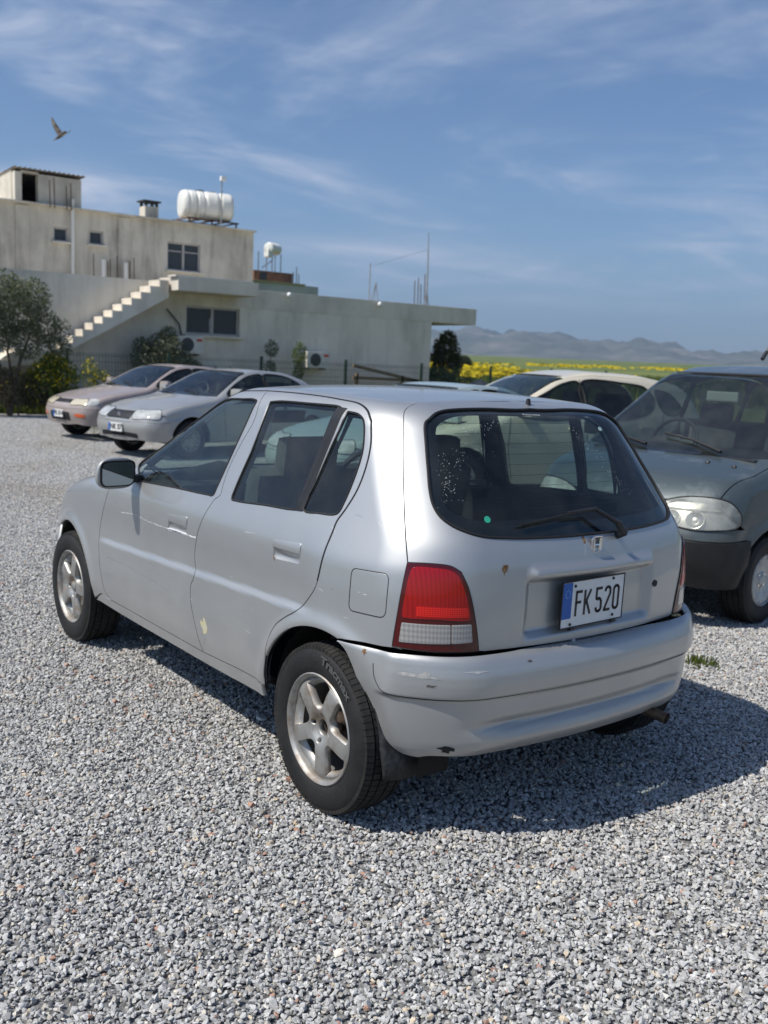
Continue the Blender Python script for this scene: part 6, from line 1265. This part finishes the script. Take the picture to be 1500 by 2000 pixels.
# green-grey van
dob = dict(name='van_car', wb=2.45, ar=.335, wr=.28, zc=.7, zr=.3, wheel='steel', fine=True, rimR=.165, tf=.13, Rt=.085, ts=.035, cf=.20,
    top=[(-.85, 1.47), (-.6, 1.56), (.4, 1.615), (1.2, 1.605), (1.55, 1.545), (2.30, 1.06), (2.36, 1.02), (2.8, .925), (3.0, .83), (3.1, .73)], w=[(.2, .76), (.4, .79), (.7, .80), (.95, .79), (1.02, .77), (1.46, .64), (1.58, .59)], r=[(.2, -.78), (.6, -.84), (1.0, -.84), (1.5, -.76), (1.6, -.7)], f=[(.2, 3.03), (.42, 3.10), (.56, 3.10), (.66, 3.06), (.80, 2.98)],
    gutter=[(-.70, .62), (.0, .61), (1.2, .60), (1.50, .60), (2.32, .70), (2.6, .70), (2.90, .63)],
    windows=[[(1.06, 1.05), (2.08, 1.03), (2.12, 1.06), (1.74, 1.32), (1.54, 1.45), (1.06, 1.46)], [(.1, 1.06), (.95, 1.06), (.95, 1.46), (.1, 1.46)], [(-.62, 1.08), (-.05, 1.08), (-.05, 1.44), (-.5, 1.42)]],
    doors=[[(2.15, 1.0), (2.16, .6), (2.08, .3)], [(1.0, 1.55), (1.0, .6), (1.02, .26)]], handles=[(1.15, .9), (.2, .9)], mirror=(2.0, 1.08), bm=True, wsg=GLASSW,
    lamp=[(2.74, .67, .70), (2.80, .65, .775), (2.88, .54, .80), (2.96, .40, .785), (3.03, .30, .73), (3.06, .34, .655), (3.02, .48, .62), (2.92, .62, .62), (2.78, .69, .645)], lampm=LAMPH, reflectors=[((.545, .675), .052), ((.405, .675), .048)],
    xf=2.72, xr=-.6, znose=.60, ztail=1.3, fx=3.08, rx=-.84, cuts=dict(tail=None, rb=-.66, rt=-.55, st=1.50, sb=2.30, nose=2.90), bump=.545, bmat=mat('black bumper plastic', (.018, .018, .019), .42, var=.4, vscale=8, rvar=.2), grille=[(-.24, .62), (.24, .62), (.24, .70), (-.24, .70)], intake=[(-.3, .3), (.3, .3), (.3, .4), (-.3, .4)], plate=(0, .46), badge_z=.72)
HD = math.radians(97); fl_w = Vector((.773, -2.997, 0))
van_o = fl_w-Vector((math.cos(HD)*2.45-math.sin(HD)*.70, math.sin(HD)*2.45+math.cos(HD)*.70, 0))
van, VB = parked(dob, 'dark grey-green van with a black front bumper and clouded headlights', van_o, HD, ((.048, .070, .080), .30, .40, .16), None, 'van')
MB().tube([(1.42, .12, 1.655), (1.36, .12, 1.71)], .014, 8).build('aerial_base', black_pl, van); MB().tube([(1.37, .12, 1.70), (1.10, .12, 2.20)], [.006, .003], 6).build('aerial', black_pl, van)
for y in (.28, .10): MB().lathe([(0, .012), (.012, .010), (.018, 0)], 10, axis='Z', c=(2.52, y+.25, float(VB.topP([(2.52, y+.25)])[0][2]))).build('washer_jet', black_pl, van)
rmv = MB().box((0, 0, 0), (.03, .24, .07), bev=.012).build('rear_view_mirror', mat('beige mirror', (.45, .45, .40), .5), van); rmv.location = (1.72, .0, 1.38)
# ---------------------------------------------------------------- plants
def leaf_crown(name, blobs, n, size, m, parent=None, aspect=.35, flower=None, seed=0, droop=.0):
    "leaves as small bent quads spread through overlapping clumps"
    r_ = np.random.default_rng(seed); V, F_, mi = [], [], []; tot = sum(b[3]**2 for b in blobs)
    for bx, by, bz, br_, sz in [(b[0], b[1], b[2], b[3], b[4] if len(b) > 4 else 1.) for b in blobs]:
        k = int(n*br_**2/tot); d = r_.normal(size=(k, 3)); d /= np.linalg.norm(d, axis=1, keepdims=True); rad = br_*r_.uniform(.35, 1.08, (k, 1))**.6; c = np.array([bx, by, bz])+d*rad*[1, 1, sz]
        u = r_.normal(size=(k, 3))+d*.6; u[:, 2] -= droop; u /= np.linalg.norm(u, axis=1, keepdims=True); w = np.cross(u, r_.normal(size=(k, 3))); w /= np.linalg.norm(w, axis=1, keepdims=True); s = size*r_.uniform(.6, 1.4, (k, 1))
        a, b, e, f = c-u*s, c+w*s*aspect, c+u*s, c-w*s*aspect; base = len(V)
        for i in range(k): V += [a[i], b[i], e[i], f[i]]; q = base+4*i; F_.append((q, q+1, q+2, q+3)); mi.append(1 if flower and r_.random() < flower[1]*(1 if d[i, 2] > -.2 else .2) else 0)
    return mesh_obj(name, V, F_, None, parent, mats=[m]+([flower[0]] if flower else [m]), mi=mi)
def leafmat(name, c, c2, tr=.25):
    m = mat(name, c, .6, vcol=c2, vscale=2.5, spec=.3, vlo=.35, vhi=.65); t = m.node_tree; b = t.nodes['Principled BSDF']; out = t.nodes['Material Output']; tl = t.nodes.new('ShaderNodeBsdfTranslucent'); tl.inputs[0].default_value = (c[0]*1.6, c[1]*1.7, c[2], 1); ms = t.nodes.new('ShaderNodeMixShader'); ms.inputs[0].default_value = tr; t.links.new(b.outputs[0], ms.inputs[1]); t.links.new(tl.outputs[0], ms.inputs[2]); t.links.new(ms.outputs[0], out.inputs[0]); return m
olive_l = leafmat('olive leaves', (.11, .125, .07), (.19, .20, .14)); olive_d = leafmat('grey olive leaves', (.12, .13, .08), (.20, .205, .145)); olive_dd = leafmat('dull green leaves', (.06, .07, .038), (.10, .11, .065)); green_l = leafmat('fresh leaves', (.075, .11, .02), (.12, .15, .035)); dark_l = leafmat('dark leaves', (.028, .038, .018), (.05, .06, .03)); brown_l = leafmat('dry grey shrub', (.085, .072, .045), (.14, .115, .08)); grass_l = leafmat('grass blades', (.065, .10, .018), (.13, .15, .04), .3)
yel = mat('yellow petals', (.62, .48, .012), .6); barkm = mat('olive bark', (.12, .095, .07), .95, bump=.5, bscale=30, var=.3, vscale=10)
def plant(name, label, cat, o, blobs, n, size, m, trunk=None, **k):
    t = thing(name, label, cat, o); bl = [(o[0]+b[0], o[1]+b[1], b[2], b[3], b[4] if len(b) > 4 else 1.) for b in blobs]
    W(leaf_crown('crown' if trunk else 'foliage', bl, n, size, m, None, **k), t, o)
    mb = MB()
    for br in (trunk or [[(0, 0, 0, .02), (0, 0, .4, .01)]]): mb.tube([(o[0]+p[0], o[1]+p[1], p[2]) for p in br], [p[3] for p in br], 7)
    W(mb.build('trunk' if trunk else 'stem', barkm, None, smooth=True), t, o); return t
plant('olive_tree', 'olive tree with a loose grey-green crown at the left edge in front of the stair', 'tree', (19.3, -4.1, 0),
    [(0, .0, 2.25, .62), (.1, -.38, 2.55, .42), (-.1, .35, 2.6, .5), (0, -.62, 1.95, .36), (.1, .5, 1.9, .6), (0, 1.0, 2.3, .6), (-.2, -.15, 1.65, .42), (0, -.85, 1.55, .22)], 14000, .038, olive_l,
    trunk=[[(0, .15, 0, .06), (0, .05, .6, .05), (.05, -.1, 1.2, .035), (0, -.35, 1.9, .02)], [(0, .15, 0, .05), (-.05, .3, .8, .04), (0, .45, 1.5, .03), (0, .6, 2.2, .015)], [(0, .05, .6, .035), (.1, .15, 1.4, .025), (.05, .0, 2.3, .012)]], seed=1)
plant('sapling', 'small sparse sapling right of the olive tree before the stair', 'tree', (19.5, -5.15, 0), [(0, 0, 1.85, .22, 1.4), (0, -.12, 1.5, .15)], 500, .035, olive_l, trunk=[[(0, 0, 0, .02), (0, 0, 1.0, .015), (0, .02, 1.9, .006)]], seed=2)
plant('flowering_shrub', 'green shrub topped with yellow flowers left of the taupe sedan', 'shrub', (19.5, -4.95, 0), [(0, .15, .75, .42, 1.3), (0, -.2, .8, .38, 1.4), (.1, -.05, 1.15, .26), (0, .45, .6, .4)], 4200, .05, green_l, flower=(yel, .22), seed=3)
plant('flowering_shrub', 'thin wispy yellow-flowered weed beside the green fence post', 'shrub', (19.8, -5.9, 0), [(0, 0, 1.0, .22, 1.6), (0, -.25, .7, .25, 1.5)], 700, .04, green_l, flower=(yel, .3), seed=4)
plant('dry_shrub', 'brownish grey shrub at the left edge under the olive tree', 'shrub', (19.35, -4.15, 0), [(0, .1, .60, .45), (0, -.35, .5, .34), (0, .6, .65, .5)], 5200, .034, brown_l, flower=(yel, .02), seed=5)
plant('olive_bush', 'wide grey olive bush against the wall behind the taupe sedan', 'shrub', (20.9, -8.25, 0), [(0, 0, 1.55, .48), (0, .45, 1.3, .42), (0, .62, 1.65, .22), (0, -.45, 1.2, .40), (0, -.8, 1.05, .3), (-.05, .1, 1.0, .45), (0, -.1, 1.95, .22), (0, -.15, .5, .5)], 11000, .038, olive_d, trunk=[[(0, 0, 0, .05), (0, .1, .8, .03), (0, .3, 1.5, .012)], [(0, 0, 0, .04), (0, -.3, .8, .02), (0, -.6, 1.2, .01)]], seed=6)
plant('sapling', 'small dark sapling against the wall between the lower window and the far air conditioner', 'tree', (20.9, -11.35, 0), [(0, 0, 1.72, .20, 1.2), (0, .03, 1.2, .17, 1.3)], 900, .032, olive_d, trunk=[[(0, 0, 0, .018), (.02, .02, 1.0, .012), (0, 0, 1.8, .006)]], seed=7)
plant('sapling', 'pale green sapling against the wall just left of the far air conditioner', 'tree', (20.9, -12.25, 0), [(0, 0, 1.6, .22, 1.6), (0, .02, 1.1, .17, 1.3)], 900, .034, green_l, trunk=[[(0, 0, 0, .018), (0, .02, 1.0, .012), (0, 0, 1.8, .006)]], seed=8)
for y, nm in ((-9.62, 'left one of two small dark green pot-like shrubs by the wall foot'), (-10.05, 'right one of two small dark green pot-like shrubs by the wall foot')):
    plant('small_shrub', nm, 'shrub', (20.9, y, 0), [(0, 0, 1.05, .15), (0, .02, .85, .18), (0, 0, .5, .2)], 500, .04, leafmat('deep green leaves', (.012, .04, .02), (.02, .06, .03)), seed=9)
plant('evergreen_tree', 'dark bushy evergreen at the right end of the house wall', 'tree', (22.4, -18.75, 0), [(0, -.05, 1.2, .60, 1.4), (0, -.1, 1.95, .46, 1.2), (0, -.15, 2.35, .26), (.2, .1, .8, .6), (0, .3, 1.7, .25), (0, -.5, 1.6, .28)], 4200, .075, olive_dd, trunk=[[(0, 0, 0, .08), (0, 0, 1.2, .06), (0, 0, 2.4, .03)]], seed=10)
plant('dry_shrub', 'low rusty brown bush right of the dark evergreen', 'shrub', (22.6, -20.2, 0), [(0, .2, .75, .42), (0, -.3, .65, .4), (0, .5, .45, .4)], 2600, .04, leafmat('rusty dry leaves', (.07, .035, .025), (.10, .06, .04)), seed=11)
plant('field_tree', 'small round tree standing alone in the field before the hills', 'tree', (95, -84, .9), [(0, 0, 1.9, .9, .8), (.3, .6, 1.5, .6), (0, -.6, 1.5, .6)], 2500, .14, dark_l, trunk=[[(0, 0, .3, .12), (0, 0, 1.6, .07)]], seed=12)
# grass fringe (uncountable)
def blades(name, cx, cy, n, h, seed, m=grass_l, fl=None, zf=lambda x, y: 0.):
    r_ = np.random.default_rng(seed); x, y = cx(r_, n), cy(r_, n); V, F_, mi = [], [], []
    for i in range(n):
        a = r_.uniform(0, math.pi); hh = h*r_.uniform(.4, 1.3); wdt = hh*.10; dx, dy = math.cos(a)*wdt, math.sin(a)*wdt; lx, ly = r_.normal(0, .3, 2)*hh; z = zf(x[i], y[i]); k = len(V)
        V += [(x[i]-dx, y[i]-dy, z-.02), (x[i]+dx, y[i]+dy, z-.02), (x[i]+lx*.5+dx*.6, y[i]+ly*.5+dy*.6, z+hh*.65), (x[i]+lx, y[i]+ly, z+hh)]; F_.append((k, k+1, k+2, k+3)); mi.append(1 if fl and r_.random() < fl[1] else 0)
    o = mesh_obj(name, V, F_, None, None, mats=[m]+([fl[0]] if fl else [m]), mi=mi); return setting(o, 'stuff')
blades('grass', lambda r, n: 20.1+np.abs(r.normal(0, .45, n)), lambda r, n: r.uniform(-9.5, 4, n), 12000, .20, 20, fl=(yel, .01))
blades('grass', lambda r, n: r.normal(15.3, 1.0, n), lambda r, n: r.normal(-4.6, .25, n), 700, .05, 21)
blades('weeds', lambda r, n: r.normal(.36, .045, n), lambda r, n: r.normal(-1.90, .05, n), 130, .045, 22)
def tz(x, y): d = max(0, math.hypot(x+2.7, y-2.6)-34); return -.035+min(.0100*d, 30+.0015*d)
blades('grass', lambda r, n: r.uniform(22.5, 75, n), lambda r, n: -20-r.uniform(0, 1, n)**.8*62, 26000, .50, 23, fl=(yel, .05), zf=tz)
# yellow flower drifts in the field
def drifts(seed, n):
    r_ = np.random.default_rng(seed); V, F_ = [], []
    for i in range(n):
        a = r_.uniform(-1.02, -.66); R = r_.uniform(34, 190)
        x, y = -2.7+R*math.cos(a), 2.6+R*math.sin(a)
        if noise.noise((x*.020, y*.035, 4))+.5*noise.noise((x*.1, y*.12, 9)) < .15: continue
        if R < 60 and a > -.80 and a < -.70 and False: continue
        z = tz(x, y); s = r_.uniform(.06, .17)*(1+R/150); h = r_.uniform(.45, .85)
        for k in range(3):
            b = r_.uniform(0, 3.14); dx, dy = math.cos(b)*s, math.sin(b)*s; o = r_.normal(0, s, 3); q = len(V); V += [(x+o[0]-dx, y+o[1]-dy, z+h), (x+o[0]+dx, y+o[1]+dy, z+h+.05), (x+o[0]+dx*.6, y+o[1]+dy*.6, z+h+s*.7), (x+o[0]-dx*.6, y+o[1]-dy*.6, z+h+s*.6)]; F_.append((q, q+1, q+2, q+3))
    return setting(mesh_obj('yellow_flowers', V, F_, yel), 'stuff')
drifts(31, 17000)
# ---------------------------------------------------------------- green mesh fence
fen = thing('mesh_fence', 'dark green wire mesh fence with posts in front of the house', 'fence', (20.3, -10, 0)); fo = (20.3, -10, 0)
post_m = mat('green fence post', (.02, .045, .03), .5); wire_m = mat('green fence wire', (.035, .07, .05), .5)
py_ = [-5.56, -8.1, -10.71, -13.40, -16.12, -18.9, -21.6, -24.3]
for y in py_: W(MB().box((20.3, y, .73), (.06, .06, 1.52)).box((20.3, y, 1.50), (.066, .066, .02)).build('post', post_m, None), fen, fo)
for a, b in zip(py_[:-1], py_[1:]):
    mw = MB(); k = int(abs(b-a)/.075)
    for i in range(1, k): y = a+(b-a)*i/k; mw.box((20.3, y, .72), (.005, .006, 1.36))
    for z in np.arange(.08, 1.42, .19): mw.box((20.306, (a+b)/2, z), (.006, abs(b-a)-.06, .007))
    for z in (.30, .90, 1.36): mw.box((20.29, (a+b)/2, z), (.03, abs(b-a)-.06, .009))
    W(mw.build('wire_panel', wire_m, None), fen, fo)
# timber trestle, boulder, bottle cap, bird
wood = mat('weathered timber', (.24, .17, .11), .85, var=.4, vscale=8)
tr = thing('timber_frame', 'leaning weathered timber frame behind the fence at the foot of the long wall', 'timber frame', (20.8, -15.3, 0)); to = (20.8, -15.3, 0)
for p, q in (((20.8, -14.0, 1.36), (20.8, -16.7, .92)), ((20.8, -14.0, 1.02), (20.8, -16.4, .98)), ((20.8, -14.15, .1), (20.8, -14.15, 1.15)), ((20.8, -15.8, .1), (20.8, -15.8, 1.12)), ((20.9, -16.6, .1), (20.85, -16.5, 1.0))):
    d = Vector(q)-Vector(p); Mx = Matrix.Translation((Vector(p)+Vector(q))/2) @ d.to_track_quat('Z', 'Y').to_matrix().to_4x4(); W(MB().box((0, 0, 0), (.07, .09, d.length), M=Mx).build('beam', wood, None), tr, to)
bo = bmesh.new(); bmesh.ops.create_icosphere(bo, subdivisions=3, radius=1)
for v in bo.verts: v.co *= 1+.25*noise.noise(v.co*1.4); v.co = Vector((v.co.x*.3, v.co.y*.42, v.co.z*.3))
me = bpy.data.meshes.new('boulder'); bo.to_mesh(me); bo.free(); me.materials.append(mat('pinkish boulder', (.36, .30, .26), .9, bump=.4, bscale=10, var=.3, vscale=5)); ob = tag(link(bpy.data.objects.new('boulder', me)), 'pale boulder by the rusty brown bush past the house end', 'boulder'); ob.location = (21.6, -19.6, .75)
MB().box((21.6, -19.6, .2), (.9, 1.4, .7), bev=.15).build('earth_mound', earth_m)['kind'] = 'structure'
cap_ = tag(MB().lathe([(0, .006), (.020, .006), (.023, .003), (.023, -.004)], 24, axis='Z').build('bottle_cap', mat('frosted plastic', (.62, .64, .63), .35)), 'small frosted plastic disc lying on the gravel left of the rear wheel', 'disc'); cap_.location = CAPP; cap_.rotation_euler = (.12, -.2, .3)
bird = thing('bird', 'small grey-brown bird flying with raised wings above the house', 'bird', (18.06, -4.68, 5.75))
bm_ = mat('bird plumage', (.10, .085, .07), .8, vcol=(.22, .19, .15), vscale=12)
def bird_parts():
    cr = Vector((-.607, -.795, 0)); cu_ = Vector((0, 0, 1)); cf = Vector((.79, -.6, 0)); P = lambda a, b, c=0: cr*a+cu_*b+cf*c
    MB().tube([P(-.075, -.055), P(-.045, -.035), P(0, 0), P(.03, .02), P(.045, .032), P(.058, .036)], [.004, .016, .026, .020, .014, .002], 10).build('body', bm_, bird, smooth=True)
    for sgn, pts in ((1, [(.01, .015, 0), (-.02, .06, .02), (-.06, .11, .03), (-.11, .175, .05), (-.125, .20, .06)]), (1, [(.02, .0, 0), (.06, .006, -.05), (.10, .005, -.09), (.135, .02, -.12), (.155, .035, -.14)])):
        V = []; wd_ = [.045, .050, .042, .022, .004]
        for (a, b, c), ww in zip(pts, wd_):
            p = P(a, b, c); q = P(-ww, -ww*.65, 0); V += [p, p+q, p+Vector((0, 0, -.003)), p+q+Vector((0, 0, -.003))]
        F_ = []
        for i in range(4): k = 4*i; F_ += [(k, k+4, k+5, k+1), (k+2, k+3, k+7, k+6), (k, k+2, k+6, k+4), (k+1, k+5, k+7, k+3)]
        mesh_obj('wing', V, F_, bm_, bird, smooth=True)
    MB().add([P(-.06, -.045), P(-.10, -.05, .02), P(-.085, -.075, -.02), P(-.06, -.05, .0)+Vector((0, 0, -.004))], [(0, 1, 2), (0, 3, 1), (1, 3, 2), (2, 3, 0)]).build('tail', bm_, bird)
bird.scale = (1.8, 1.8, 1.8); bird_parts()
